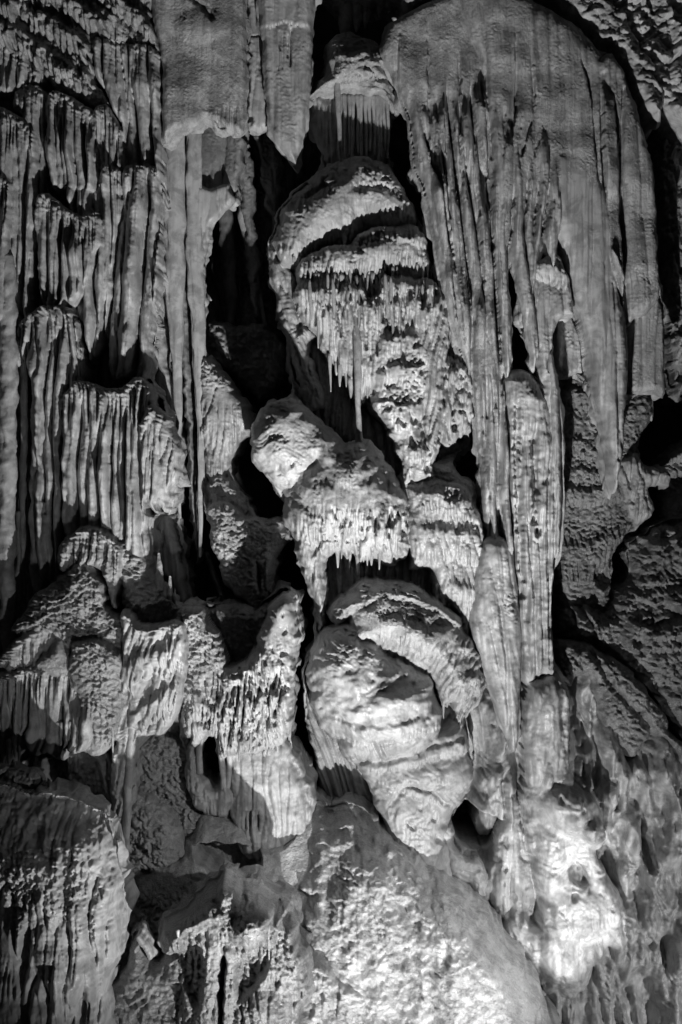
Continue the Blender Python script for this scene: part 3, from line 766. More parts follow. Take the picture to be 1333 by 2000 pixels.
relief(t, 'lumpy_foot', [(728, 700), (742, 655), (790, 640), (832, 676), (838, 740), (824, 830), (846, 930), (800, 944), (786, 935), (776, 890), (748, 830), (730, 772)],
       .95, H=50, R=35, back=120, key='G4', mat=M['white'], feats=[('lip', dict(line=[(732, 700), (790, 690), (832, 706)], A=8, L=40, drip=14, dw=9, seed=112)), ('lip', dict(line=[(738, 765), (780, 752), (830, 760)], A=10, L=46, drip=12, dw=9, seed=113)), ('lip', dict(line=[(752, 832), (790, 842), (826, 832)], A=10, L=60, drip=16, dw=8, seed=114)),
       ('pock', dict(s=15, amp=14, seed=115)), ('rough', dict(s=11, amp=6, seed=116)), ('lip', dict(line=[(775, 900), (800, 905), (845, 900)], A=8, L=44, drip=24, dw=9, seed=117))])
relief(t, 'wavy_fold', [(800, 612), (838, 590), (868, 572), (874, 640), (868, 720), (866, 830), (846, 905), (836, 950), (828, 890), (818, 780), (812, 700)],
       .95, H=44, R=26, back=110, feats=[('flute', dict(w=17, st=7, amp=16, seed=118, lean=.18)), ('rough', dict(s=8, amp=2))])
relief(t, 'side_wing', [(862, 705), (885, 694), (908, 705), (922, 745), (928, 800), (916, 842), (888, 866), (866, 880), (856, 850)],
       1.15, H=36, R=22, back=110, feats=[('flute', dict(w=14, st=5, amp=15, seed=119)), ('lip', dict(line=[(862, 745), (925, 745)], A=12, L=34, drip=20, dw=8, seed=120)), ('pock', dict(s=14, amp=14, seed=121))])
relief(t, 'dark_lower_curtain', [(588, 640), (640, 690), (700, 770), (770, 850), (850, 870), (900, 850), (905, 880), (850, 900), (770, 960), (720, 880), (640, 850), (600, 802), (572, 720)],
       2.4, H=30, R=30, back=100, feats=[('flute', dict(w=24, st=9, amp=20, seed=122)), ('rough', dict(s=9, amp=3))])
tube(t, 'stalactite', [(694, 590, 2), (696, 630, 5), (698, 670, 8), (699, 720, 7.5), (700, 800, 5), (702, 850, 6), (703, 866, 9)], .55, knob=.12, seed=123, seg=16, fl=.1)
tube(t, 'stalactite', [(652, 338, 9), (657, 352, 20), (664, 372, 19), (668, 398, 11), (670, 430, 5), (672, 478, 2)], .88, knob=.28, ks=12, seed=124, seg=20, dy=3)
rr = random.Random(8)
for i in range(16):
    x = 608 + i * 15.5 + rr.uniform(-5, 5); y = 556 + rr.uniform(-12, 12) + (20 if i > 10 else 0); L = rr.uniform(50, 130)
    Yd = depth_at('G3', x, y + 12)
    if Yd is None: continue
    tube(t, 'stalactite', [(x, y - 20, 2.2), (x + 1, y, 4.2), (x + 2 + rr.uniform(0, 4), y + L * .6, 3.6), (x + 4, y + L, 1.5)], Yd + .0, knob=.2, seed=i + 60, seg=10, dy=5)
fringe(t, 'G2', [(585, 545), (640, 540), (700, 548), (760, 530), (838, 520)], 30, ln=(10, 34), r=(1.8, 3.4), seed=31, up=6)
fringe(t, 'G1', [(560, 505), (600, 508), (640, 484), (690, 462)], 13, ln=(8, 20), r=(1.6, 3), seed=32, up=5)
for x0, x1, yy in ((612, 700, 0),):
    fringe(t, 'G3', [(640, 705), (672, 735), (700, 780), (730, 760)], 9, ln=(15, 60), r=(2.5, 4), seed=33, up=18)

# --- knobbed middle flowstone
t = thing('leaning_flowstone', 'middle flowstone with a round swirled knob on its left shoulder and a ragged dripping belly', 'flowstone', (630, 1240), 1.0)
relief(t, 'dark_underside', [(640, 1075), (700, 1085), (790, 1085), (880, 1110), (930, 1180), (930, 1290), (880, 1220), (800, 1180), (690, 1170), (650, 1230), (625, 1170)],
       2.0, H=26, R=24, back=100, feats=[('flute', dict(w=16, st=9, amp=16, seed=131)), ('rough', dict(s=8, amp=2))])
relief(t, 'belly', [(553, 960), (566, 920), (600, 895), (616, 835), (650, 842), (672, 862), (720, 866), (757, 912), (792, 972), (800, 1040), (790, 1090), (760, 1104), (730, 1096), (700, 1100), (688, 1080), (672, 1094), (655, 1082), (640, 1100), (640, 1160), (636, 1220), (626, 1242), (616, 1200), (600, 1132), (576, 1064), (556, 1010)],
       1.05, H=125, R=100, back=140, key='H', feats=[('lip', dict(line=[(610, 1010), (660, 1020), (720, 1010), (795, 1010)], A=6, L=90, drip=30, dw=10, seed=132, under=.4)), ('lip', dict(line=[(580, 1045), (640, 1060), (700, 1056), (795, 1066)], A=15, L=66, drip=24, dw=9, seed=133)), ('flute', dict(w=14, st=6, amp=11, seed=134, top=[(550, 985), (640, 965), (800, 955)], fade=70)),
       ('slits', dict(n=34, box=(600, 985, 790, 1050), w=3, ln=(24, 70), D=15, seed=135)), ('pock', dict(s=18, amp=12, seed=136, mask=[(570, 1000), (800, 1000), (800, 1100), (600, 1100)])),
       ('crag', dict(s=18, amp=6, seed=137, ang=.5, mask=[(620, 830), (760, 900), (800, 980), (700, 900)])), ('rough', dict(s=8, amp=2.2, seed=138)), ('fbm', dict(s=45, amp=5, seed=139)), ('tilt', dict(c=(650, 950), gy=-.1))])
relief(t, 'swirled_knob', [(487, 858), (496, 816), (530, 788), (572, 776), (608, 802), (640, 846), (650, 890), (622, 925), (590, 948), (562, 960), (530, 938), (502, 905)],
       .85, H=85, R=62, back=130, mat=M['white'], feats=[('lump', dict(c=(545, 880), r=(30, 26), H=10, add=True)), ('band', dict(s=90, n=10, amp=1.3, seed=141, mask=[(480, 810), (600, 830), (610, 960), (480, 950)])), ('crag', dict(s=14, amp=8, seed=142, ang=.1, mask=[(480, 770), (600, 770), (620, 840), (560, 808), (500, 830)])), ('pock', dict(s=13, amp=8, seed=143, mask=[(540, 890), (600, 890), (590, 960), (540, 950)])), ('rough', dict(s=9, amp=2.5))])
relief(t, 'stepped_shoulder', [(792, 955), (830, 935), (862, 935), (905, 952), (942, 1015), (948, 1060), (946, 1110), (936, 1170), (918, 1240), (906, 1262), (894, 1210), (872, 1172), (846, 1160), (836, 1110), (800, 1108), (796, 1040)],
       1.15, H=62, R=40, back=130, key='I', feats=[('lip', dict(line=[(822, 990), (880, 1010), (946, 1030)], A=13, L=50, drip=14, dw=10, seed=144)), ('lip', dict(line=[(796, 1090), (860, 1090), (946, 1108)], A=14, L=80, drip=18, dw=10, seed=145)), ('lip', dict(line=[(860, 1170), (900, 1180), (940, 1185)], A=9, L=56, drip=24, dw=9, seed=146)), ('flute', dict(w=14, st=5, amp=9, seed=147)), ('crag', dict(s=18, amp=8, seed=148, mask=[(790, 930), (950, 930), (950, 1010), (800, 1000)])), ('rough', dict(s=8, amp=3))])
relief(t, 'dark_ledge', [(770, 940), (800, 920), (850, 900), (905, 930), (925, 965), (900, 985), (850, 960), (800, 985)], 1.3, H=40, R=24, back=120, mat=M['rough'], feats=[('crag', dict(s=18, amp=8, seed=149)), ('rough', dict(s=8, amp=3))])
fringe(t, 'H', [(655, 1078), (700, 1092), (790, 1080)], 16, ln=(8, 30), r=(2, 3.6), seed=34, up=8)
fringe(t, 'I', [(850, 1150), (900, 1220), (915, 1235)], 8, ln=(10, 35), r=(2, 3.4), seed=35, up=14)

# --- lower bulb
t = thing('bulbous_flowstone', 'pale swollen flowstone bulb of three lobes, lowest of the central stack behind the bright boulder', 'flowstone', (770, 1620), 1.0)
relief(t, 'back_folds', [(604, 1290), (640, 1380), (720, 1460), (760, 1600), (700, 1600), (640, 1580), (620, 1500), (598, 1400)], 1.7, H=30, R=24, back=110, feats=[('flute', dict(w=20, st=9, amp=16, seed=151, lean=-.35))])
relief(t, 'upper_lobe', [(672, 1205), (692, 1162), (735, 1138), (792, 1146), (850, 1176), (895, 1206), (914, 1260), (940, 1312), (928, 1360), (893, 1396), (880, 1372), (858, 1385), (845, 1330), (800, 1305), (740, 1280), (668, 1262)],
       .95, H=110, R=95, back=140, key='J1', mat=M['sugar'], feats=[('lip', dict(line=[(730, 1232), (790, 1248), (830, 1270)], A=9, L=50, drip=12, dw=8, seed=152)), ('lip', dict(line=[(790, 1262), (850, 1272), (912, 1262)], A=7, L=60, drip=8, dw=8, seed=153)),
       ('flute', dict(w=15, st=4, amp=12, seed=154, lean=.45, top=[(600, 1225), (960, 1225)], fade=50)), ('lip', dict(line=[(850, 1350), (890, 1360), (936, 1340)], A=7, L=50, drip=20, dw=9, seed=155)),
       ('crag', dict(s=14, amp=7, seed=156, ang=.35, mask=[(670, 1130), (900, 1150), (910, 1230), (760, 1190), (670, 1230)])), ('rough', dict(s=7, amp=2.5, seed=157))])
relief(t, 'great_lobe', [(602, 1310), (612, 1265), (636, 1228), (668, 1212), (720, 1238), (790, 1282), (838, 1316), (856, 1375), (866, 1440), (800, 1478), (730, 1488), (672, 1464), (625, 1400), (605, 1355)],
       .75, H=140, R=140, back=150, key='J2', mat=M['smooth'], feats=[('lip', dict(line=[(650, 1420), (700, 1440), (760, 1436), (860, 1412)], A=9, L=40, drip=10, dw=9, seed=161)), ('flute', dict(w=19, st=3.5, amp=12, seed=162, lean=-.3, top=[(600, 1380), (740, 1400), (800, 1500)], fade=40)),
       ('band', dict(s=150, n=10, amp=1.8, seed=163)), ('fbm', dict(s=60, amp=9, seed=406)), ('ridge', dict(line=[(700, 1380), (760, 1352), (830, 1362), (858, 1400)], w=(14, 10), H=7)), ('crag', dict(s=15, amp=8, seed=164, ang=.45, mask=[(630, 1215), (700, 1215), (850, 1310), (840, 1340), (700, 1290), (620, 1320)])), ('rough', dict(s=8, amp=1.6, seed=165)), ('lump', dict(c=(770, 1355), r=(62, 26), H=9, add=True, rot=-.1))])
relief(t, 'lower_lobe', [(690, 1470), (760, 1468), (850, 1442), (892, 1424), (916, 1466), (922, 1505), (914, 1548), (882, 1590), (880, 1640), (900, 1730), (900, 1790), (830, 1730), (762, 1650), (736, 1576), (716, 1520)],
       .85, H=85, R=55, back=150, key='J3', mat=M['smooth'], feats=[('lip', dict(line=[(715, 1478), (760, 1470), (850, 1462), (900, 1450)], A=7, L=30, drip=8, dw=8, seed=171)), ('lip', dict(line=[(740, 1512), (800, 1540), (860, 1560), (910, 1530)], A=7, L=80, drip=8, dw=10, seed=172)),
       ('band', dict(s=120, n=9, amp=1.3, seed=173)), ('rough', dict(s=12, amp=4, seed=174)), ('pock', dict(s=20, amp=12, seed=175, mask=[(740, 1560), (880, 1560), (880, 1700), (800, 1650)])), ('groove', dict(line=[(760, 1560), (790, 1520), (840, 1530), (870, 1560)], w=5, D=9))])
relief(t, 'side_folds', [(858, 1225), (905, 1228), (940, 1300), (944, 1345), (925, 1372), (908, 1402), (900, 1452), (888, 1420), (874, 1372), (856, 1310)],
       .75, H=50, R=30, back=110, key='J5', mat=M['sugar'], feats=[('flute', dict(w=14, st=4, amp=17, seed=401, lean=.35)), ('lip', dict(line=[(850, 1340), (900, 1352), (950, 1330)], A=9, L=40, drip=26, dw=9, seed=402)), ('rough', dict(s=8, amp=2))])
relief(t, 'tier', [(696, 1478), (760, 1462), (850, 1428), (892, 1408), (910, 1440), (914, 1470), (850, 1492), (770, 1512), (716, 1512)],
       .68, H=62, R=30, back=110, key='J6', mat=M['smooth'], feats=[('lip', dict(line=[(710, 1496), (770, 1494), (850, 1474), (912, 1456)], A=8, L=30, drip=10, dw=9, seed=403)), ('fbm', dict(s=30, amp=5)), ('rough', dict(s=9, amp=2))])
relief(t, 'crust', [(640, 1190), (680, 1150), (735, 1126), (800, 1136), (860, 1172), (900, 1208), (880, 1222), (820, 1196), (760, 1184), (700, 1200), (660, 1222)],
       1.05, H=92, R=40, back=110, mat=M['rough'], feats=[('crag', dict(s=22, amp=9, seed=404, ang=.4)), ('rough', dict(s=9, amp=4, seed=405))])
fringe(t, 'J2', [(700, 1440), (760, 1436), (855, 1412)], 14, ln=(5, 14), r=(1.8, 3), seed=36, up=5)
fringe(t, 'J1', [(735, 1234), (790, 1250), (828, 1270)], 10, ln=(6, 16), r=(1.6, 2.6), seed=37, up=5)
fringe(t, 'J1', [(862, 1372), (885, 1378), (930, 1352)], 8, ln=(10, 40), r=(2.2, 4), seed=38, up=10)

# ================================================================== between the fluted wall and the central stack
t = thing('banded_drapery', 'dark flat drapery of joined vertical strips hanging below the broad smooth sheet', 'drapery', (390, 1090), 2.4)
relief(t, 'sheet', [(316, 250), (420, 235), (478, 245), (468, 372), (420, 385), (384, 405), (372, 600), (378, 800), (388, 1000), (393, 1090), (380, 1072), (362, 800), (342, 600), (316, 500)], 2.3, H=18, R=14, back=40, mat=M['mid'],
       feats=[('cols', dict(w=24, amp=9, seed=201, knob=.05, warp=3)), ('groove', dict(line=[(318, 430), (375, 428)], w=1.8, D=8)), ('groove', dict(line=[(330, 398), (400, 385), (450, 368)], w=1.8, D=6)), ('rough', dict(s=9, amp=2))])
relief(t, 'pale_flap', [(376, 386), (420, 374), (452, 364), (456, 396), (432, 424), (414, 448), (405, 500), (404, 560), (399, 640), (390, 622), (376, 560)], 2.0, H=16, R=12, back=25, mat=M['smooth'], feats=[('flute', dict(w=22, st=12, amp=9, seed=202))])
t = thing('grey_drapery', 'smooth grey tapering drapery running down beside the right edge of the fluted wall', 'drapery', (355, 1175), 2.2)
relief(t, 'sheet', [(296, 560), (318, 520), (330, 690), (350, 800), (356, 900), (344, 1000), (372, 1172), (346, 1176), (332, 1060), (300, 1030), (292, 700)], 2.1, H=22, R=18, back=80, mat=M['smooth'], feats=[('flute', dict(w=26, st=14, amp=8, seed=203)), ('rough', dict(s=8, amp=1.5))])
relief(t, 'foot', [(286, 1000), (312, 985), (338, 1010), (358, 1090), (372, 1172), (352, 1184), (330, 1140), (300, 1120)], 1.7, H=18, R=14, back=80, mat=M['smooth'], feats=[('flute', dict(w=20, st=10, amp=7, seed=204))])
t = thing('long_stalactite', 'long smooth stalactite, thick above and thin below, right beside the fluted wall', 'stalactite', (350, 1010), 1.7)
tube(t, 'shaft', [(342, 215, 20), (341, 420, 21), (342, 560, 19), (346, 700, 10), (350, 900, 5), (352, 1012, 2.5)], 1.75, knob=.1, ks=40, seed=5, fl=.25, seg=28, dy=3, mat=M['smooth'], depth=.5)
t = thing('long_stalactite', 'second long stalactite, beaded down its middle, right of the smooth one by the fluted wall', 'stalactite', (392, 1085), 1.9)
tube(t, 'shaft', [(380, 215, 15), (378, 380, 16), (380, 500, 18), (388, 640, 14), (391, 760, 10), (394, 900, 7), (391, 1088, 2.5)], 1.85, knob=.12, ks=30, seed=6, fl=.3, seg=28, dy=3, mat=M['smooth'], depth=.5)
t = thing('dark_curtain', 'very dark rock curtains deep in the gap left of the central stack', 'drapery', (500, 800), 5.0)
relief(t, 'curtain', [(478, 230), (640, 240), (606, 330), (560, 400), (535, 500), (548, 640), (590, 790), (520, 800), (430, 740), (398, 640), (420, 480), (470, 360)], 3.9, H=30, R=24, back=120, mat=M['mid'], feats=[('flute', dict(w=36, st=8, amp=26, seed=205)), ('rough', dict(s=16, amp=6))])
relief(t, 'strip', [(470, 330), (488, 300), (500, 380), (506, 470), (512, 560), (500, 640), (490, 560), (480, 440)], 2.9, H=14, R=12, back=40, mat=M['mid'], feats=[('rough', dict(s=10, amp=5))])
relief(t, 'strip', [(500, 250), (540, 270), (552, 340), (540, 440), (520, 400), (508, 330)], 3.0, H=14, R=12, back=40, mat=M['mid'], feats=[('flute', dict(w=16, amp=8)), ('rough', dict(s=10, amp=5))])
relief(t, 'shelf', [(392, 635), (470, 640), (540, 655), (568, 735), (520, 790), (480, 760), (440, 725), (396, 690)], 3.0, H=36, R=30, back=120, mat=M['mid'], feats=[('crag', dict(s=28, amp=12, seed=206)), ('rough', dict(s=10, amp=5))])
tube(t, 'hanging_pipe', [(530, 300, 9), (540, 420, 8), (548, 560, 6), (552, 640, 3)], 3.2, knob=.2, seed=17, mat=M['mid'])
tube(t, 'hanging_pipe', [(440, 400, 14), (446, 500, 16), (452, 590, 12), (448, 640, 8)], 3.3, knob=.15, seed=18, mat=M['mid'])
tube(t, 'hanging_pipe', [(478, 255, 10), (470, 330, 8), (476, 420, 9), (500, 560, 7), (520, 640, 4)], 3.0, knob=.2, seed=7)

t = thing('fluted_boss', 'small rock boss with cracked top and fluted dripping side, right of the two long stalactites', 'flowstone', (430, 960), 2.2)
relief(t, 'boss', [(388, 690), (410, 692), (440, 720), (460, 755), (490, 788), (492, 820), (482, 860), (462, 892), (446, 915), (444, 960), (428, 975), (404, 940), (388, 850), (386, 760)], 2.2, H=52, R=34, back=120, key='M1',
       feats=[('flute', dict(w=15, st=9, amp=14, seed=207, top=[(380, 770), (500, 790)], fade=40)), ('crag', dict(s=14, amp=9, seed=208, ang=.2, mask=[(380, 680), (450, 720), (470, 770), (380, 775)])), ('groove', dict(line=[(425, 760), (415, 800), (400, 830)], w=2, D=7)), ('rough', dict(s=8, amp=2.5))])
relief(t, 'collar', [(404, 945), (440, 930), (460, 960), (486, 990), (470, 1010), (420, 1000)], 1.9, H=30, R=20, back=120, mat=M['rough'], feats=[('crag', dict(s=13, amp=8, seed=209)), ('rough', dict(s=8, amp=3))])
t = thing('craggy_rock', 'rough broken rock lump with a dripping pale flank, below the small fluted boss', 'rock', (480, 1190), 1.8)
relief(t, 'rock', [(408, 985), (440, 978), (486, 1005), (520, 1018), (556, 1012), (560, 1048), (544, 1085), (534, 1162), (512, 1188), (492, 1192), (480, 1180), (446, 1152), (420, 1090), (412, 1030)], 1.7, H=54, R=36, back=150, mat=M['rock'],
       feats=[('crag', dict(s=26, amp=14, seed=210, ang=.7)), ('crag', dict(s=12, amp=7, seed=211, ang=-.5)), ('rough', dict(s=8, amp=4, seed=212)), ('slits', dict(n=8, box=(500, 1090, 535, 1110), w=3, ln=(40, 70), D=12, seed=213))])
tube(t, 'stalactite', [(404, 1080, 5), (420, 1130, 6), (440, 1180, 5), (450, 1205, 3)], 2.6, knob=.2, seed=8, mat=M['darkr'])

# --- castle-like pedestal
t = thing('arched_pedestal', 'dripping flowstone pedestal with a rounded beak on top and an arched hollow below', 'flowstone', (500, 1650), .6)
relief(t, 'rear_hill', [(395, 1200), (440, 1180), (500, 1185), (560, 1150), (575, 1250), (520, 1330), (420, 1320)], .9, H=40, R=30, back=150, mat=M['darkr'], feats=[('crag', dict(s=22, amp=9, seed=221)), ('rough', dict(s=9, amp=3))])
relief(t, 'rough_shoulder', [(342, 1200), (370, 1182), (405, 1188), (430, 1225), (452, 1280), (440, 1340), (400, 1400), (372, 1440), (356, 1420), (352, 1300)], -.1, H=48, R=30, back=130, mat=M['rock'],
       feats=[('crag', dict(s=20, amp=9, seed=222, ang=.5)), ('rough', dict(s=9, amp=8, seed=223)), ('rough', dict(s=18, amp=7, seed=224))])
relief(t, 'dripping_wall', [(362, 1340), (410, 1262), (450, 1290), (482, 1282), (505, 1240), (522, 1196), (540, 1168), (560, 1156), (580, 1176), (582, 1240), (574, 1310), (574, 1380), (562, 1440), (530, 1450), (500, 1470), (460, 1470), (440, 1480), (425, 1440), (402, 1436), (386, 1460), (366, 1430)],
       .0, H=62, R=32, back=140, mat=M['smooth'], key='N', feats=[('flute', dict(w=15, st=4.5, amp=17, seed=225, oct2=.6, top=[(380, 1290), (470, 1290), (520, 1230), (580, 1230)], fade=60, lean=-.12)), ('lip', dict(line=[(400, 1395), (470, 1400), (570, 1370)], A=10, L=50, drip=26, dw=9, seed=226)), ('slits', dict(n=46, box=(400, 1290, 560, 1400), w=2.8, ln=(24, 60), D=14, seed=227, lean=-.12)),
       ('lump', dict(c=(556, 1186), r=(26, 32), H=20, add=True)), ('pock', dict(s=12, amp=8, seed=228)), ('rough', dict(s=8, amp=2.5))])
relief(t, 'lower_drum', [(440, 1440), (500, 1448), (552, 1432), (578, 1466), (612, 1530), (618, 1575), (612, 1640), (560, 1680), (500, 1680), (462, 1640), (448, 1560)],
       .45, H=52, R=44, back=140, mat=M['smooth'], feats=[('fbm', dict(s=50, amp=6, seed=229)), ('flute', dict(w=22, st=6, amp=7, seed=230)), ('rough', dict(s=9, amp=1.6)), ('lip', dict(line=[(450, 1452), (500, 1462), (550, 1450)], A=12, L=16, drip=14, dw=10, seed=231)), ('slits', dict(n=6, box=(480, 1570, 520, 1590), w=3, ln=(30, 50), D=10, seed=232)), ('groove', dict(line=[(572, 1480), (590, 1520), (604, 1560)], w=6, D=12))])
relief(t, 'arch_leg', [(372, 1420), (392, 1430), (388, 1470), (398, 1520), (420, 1542), (446, 1520), (460, 1560), (440, 1600), (400, 1590), (368, 1540), (362, 1470)], .25, H=34, R=20, back=120, mat=M['smooth'], feats=[('rough', dict(s=10, amp=4)), ('flute', dict(w=14, amp=6))])
for pts in ([(425, 1425, 9), (432, 1470, 6), (438, 1520, 6), (440, 1560, 8)], [(452, 1430, 9), (450, 1480, 6), (444, 1540, 6)], [(396, 1430, 8), (388, 1460, 6), (390, 1510, 7)]):
    tube(t, 'pillar', pts, .0, mat=M['smooth'], knob=.15, seed=int(pts[0][0]), fl=.12, seg=18, dy=3)
fringe(t, 'N', [(405, 1420), (470, 1450), (565, 1425)], 20, ln=(10, 32), r=(2.2, 4), seed=39, up=12)
for y, sc in ((1500, 1), (1560, .8)):
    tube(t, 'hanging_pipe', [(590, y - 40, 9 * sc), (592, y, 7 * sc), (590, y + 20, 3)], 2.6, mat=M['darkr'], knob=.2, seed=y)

t = thing('rocky_bank', 'rough bank of rock with a pale swirled face, left of the arched hollow', 'rock', (330, 1640), .9)
relief(t, 'bank', [(256, 1445), (290, 1425), (340, 1425), (378, 1460), (396, 1540), (410, 1590), (470, 1600), (478, 1630), (440, 1650), (395, 1640), (360, 1650), (330, 1610), (262, 1570)], .7, H=52, R=36, back=160, mat=M['rock'],
       feats=[('rough', dict(s=10, amp=8, seed=233)), ('crag', dict(s=24, amp=14, seed=234, ang=.5)), ('band', dict(s=60, n=6, amp=2, mask=[(260, 1450), (320, 1440), (320, 1550), (262, 1560)]))])
t = thing('domed_boulder', 'dome-shaped pitted boulder with a dark top, behind the thin stalactite tip at lower left', 'boulder', (310, 1700), .2)
relief(t, 'boulder', [(240, 1548), (272, 1543), (310, 1558), (345, 1592), (368, 1640), (370, 1672), (340, 1700), (290, 1710), (240, 1700)], .2, H=70, R=60, back=150, mat=M['rock'], feats=[('rough', dict(s=10, amp=8, seed=235)), ('rough', dict(s=22, amp=10, seed=236)), ('crag', dict(s=40, amp=10, seed=238)), ('pock', dict(s=12, amp=4, seed=237))])

# ================================================================== right: the great hanging curtain
FOLDS = [([(897, 110), (897, 300), (905, 480), (925, 700), (945, 900), (965, 1100)], 1, 1.3), ([(920, 160), (925, 350), (940, 520), (955, 700), (968, 900), (985, 1100)], 1, 1.2),
         ([(862, 190), (866, 300), (872, 420), (890, 560)], -1, .7), ([(882, 180), (884, 300), (890, 420), (905, 560)], 1, .8), ([(800, 195), (830, 290), (860, 400), (875, 500), (890, 640)], -1, 1.2),
         ([(842, 200), (852, 330), (878, 480), (900, 640), (922, 800)], 1, 1.1), ([(940, 180), (950, 350), (957, 500), (972, 640), (984, 850), (998, 1100)], -1, 1.2), ([(985, 215), (978, 330), (965, 440), (972, 560), (985, 700)], 1, 1.5),
         ([(1012, 160), (1000, 260), (1008, 330)], 1, 1.0), ([(1040, 235), (1012, 330), (1000, 420), (1005, 520), (1020, 640)], 1, 1.7), ([(1055, 270), (1032, 350), (1022, 450), (1038, 560)], 1, 1.6), ([(1066, 300), (1048, 400), (1036, 480), (1030, 560)], 1, 1.5),
         ([(1076, 320), (1068, 380), (1060, 440), (1062, 520)], 1, 1.3), ([(1000, 60), (1003, 160), (1000, 240)], -1, .6), ([(1036, 60), (1040, 160), (1044, 260)], 1, .6), ([(1128, 100), (1150, 200), (1160, 320), (1168, 500)], -1, .6),
         ([(780, 60), (776, 160), (790, 260)], 1, .6), ([(830, 40), (834, 120), (832, 220)], -1, .6), ([(1171, 170), (1176, 320), (1180, 450), (1195, 620)], 1, 1.6), ([(1194, 160), (1200, 300), (1207, 480), (1212, 640)], -1, 1.5)]
t = thing('striped_curtain', 'tall curtain of narrow parallel ribs hanging from the top down beside the central stack', 'drapery', (985, 1175), 1.0)
relief(t, 'ribbed_sheet', [(742, 110), (752, 60), (790, 30), (880, -10), (970, -10), (990, 150), (988, 300), (978, 480), (986, 700), (992, 900), (1002, 1100), (1004, 1160), (985, 1178), (960, 1140), (946, 1060), (936, 900), (918, 760), (908, 716), (884, 640), (864, 545), (838, 400), (812, 330), (800, 240), (778, 190), (764, 150)],
       1.0, H=44, R=26, back=35, mat=M['sugar'], key='K1', wob=3, feats=[('cols', dict(w=24, amp=27, seed=241, knob=.02, warp=4, lean=-.07, top=[(700, 150), (800, 190), (1010, 130)], fade=160)), ('flute', dict(w=11, st=20, amp=6, seed=242, top=[(700, 150), (1010, 150)], fade=200)), ('folds', dict(lines=FOLDS)), ('fbm', dict(s=120, amp=7, seed=243)), ('rough', dict(s=8, amp=1.4)),
       ('slits', dict(n=14, box=(780, 200, 980, 420), w=2.6, ln=(60, 160), D=10, seed=244, lean=.03))])
def spear(parent, pts_l, pts_r, Y, name='fold', H=20, R=10, seed=1, mat='smooth', back=25, amp=5, wob=1.5, w=12):
    top = ((pts_l[0][0] + pts_r[0][0]) / 2 + 2, min(pts_l[0][1], pts_r[0][1]) - 46)
    return relief(parent, name, [top] + list(pts_l) + list(pts_r)[::-1], Y, H=H, R=R, back=back, wob=wob, seed=seed, mat=M[mat], feats=[('fall', dict(y0=pts_l[0][1] + 70, k=.06, p=1.3)), ('flute', dict(w=w, st=18, amp=amp, seed=seed)), ('rough', dict(s=8, amp=1.4, seed=seed))])
spear(t, [(800, 190), (808, 260), (822, 330), (842, 440), (862, 560), (884, 640), (906, 700)], [(816, 190), (834, 300), (852, 380), (872, 460), (894, 560), (912, 690)], .62, seed=251, mat='stone')

t = thing('great_drapery', 'widest smooth drapery, domed at its top, torn below into folds and one giant stalactite', 'drapery', (1180, 640), .9)
relief(t, 'sheet', [(890, 10), (940, -30), (1010, -10), (1075, 20), (1140, 62), (1186, 130), (1204, 240), (1214, 450), (1217, 640), (1206, 590), (1190, 548), (1166, 512), (1142, 478), (1126, 448), (1100, 425), (1085, 400), (1068, 430), (1050, 470), (1010, 440), (985, 500), (968, 470), (958, 300), (930, 120)],
       .62, H=30, R=40, back=35, wob=3, mat=M['sugar'], key='K2', feats=[('flute', dict(w=50, st=16, amp=7, seed=261)), ('cols', dict(w=34, amp=17, seed=266, knob=.03, warp=8, lean=.05, top=[(890, 230), (1000, 200), (1060, 260), (1100, 420), (1150, 560), (1214, 800)], fade=200)), ('folds', dict(lines=FOLDS)), ('fbm', dict(s=140, amp=9, seed=262)), ('rough', dict(s=7, amp=1.4, seed=263)), ('lip', dict(line=[(1150, 470), (1175, 500), (1210, 560)], A=9, L=30, drip=8, dw=14, seed=265))])
for i, (l, r, Y) in enumerate([
    ([(955, 235), (960, 330), (956, 420), (962, 520), (974, 640), (986, 740)], [(985, 220), (1004, 280), (996, 360), (985, 460), (992, 560), (998, 700)], .36),
    ([(990, 290), (1000, 380), (1000, 470), (1010, 560), (1024, 650), (1040, 720)], [(1012, 250), (1022, 330), (1020, 420), (1030, 520), (1044, 600), (1052, 690)], .28),
    ([(1020, 300), (1028, 380), (1022, 450), (1028, 540), (1036, 600)], [(1042, 260), (1046, 320), (1040, 400), (1044, 480), (1046, 570)], .36),
    ([(1044, 300), (1050, 360), (1042, 440), (1038, 500), (1034, 560)], [(1068, 310), (1066, 380), (1056, 450), (1050, 520), (1040, 580)], .24),
    ([(1066, 350), (1070, 400), (1064, 450), (1072, 520)], [(1092, 380), (1092, 420), (1088, 470), (1080, 540)], .32)]):
    spear(t, l, r, Y, seed=270 + i, H=26, amp=9)
relief(t, 'arch_fold', [(1008, 560), (1030, 520), (1060, 498), (1090, 505), (1112, 545), (1122, 620), (1106, 628), (1090, 632), (1082, 650), (1078, 700), (1080, 760), (1088, 850), (1066, 800), (1050, 720), (1036, 650), (1018, 620)],
       .5, H=30, R=18, back=30, mat=M['smooth'], solo=True, feats=[('flute', dict(w=20, st=9, amp=8, seed=281)), ('lip', dict(line=[(1040, 545), (1070, 560), (1110, 555)], A=10, L=44, drip=14, dw=12, seed=282)), ('rough', dict(s=8, amp=1.6))])
relief(t, 'short_slab', [(1080, 618), (1110, 612), (1132, 640), (1140, 700), (1142, 736), (1126, 730), (1108, 738), (1096, 726), (1080, 712), (1076, 660)], 1.5, H=22, R=12, back=30, smooth=1, wob=2, feats=[('flute', dict(w=22, st=9, amp=6, seed=283)), ('rough', dict(s=7, amp=3))])

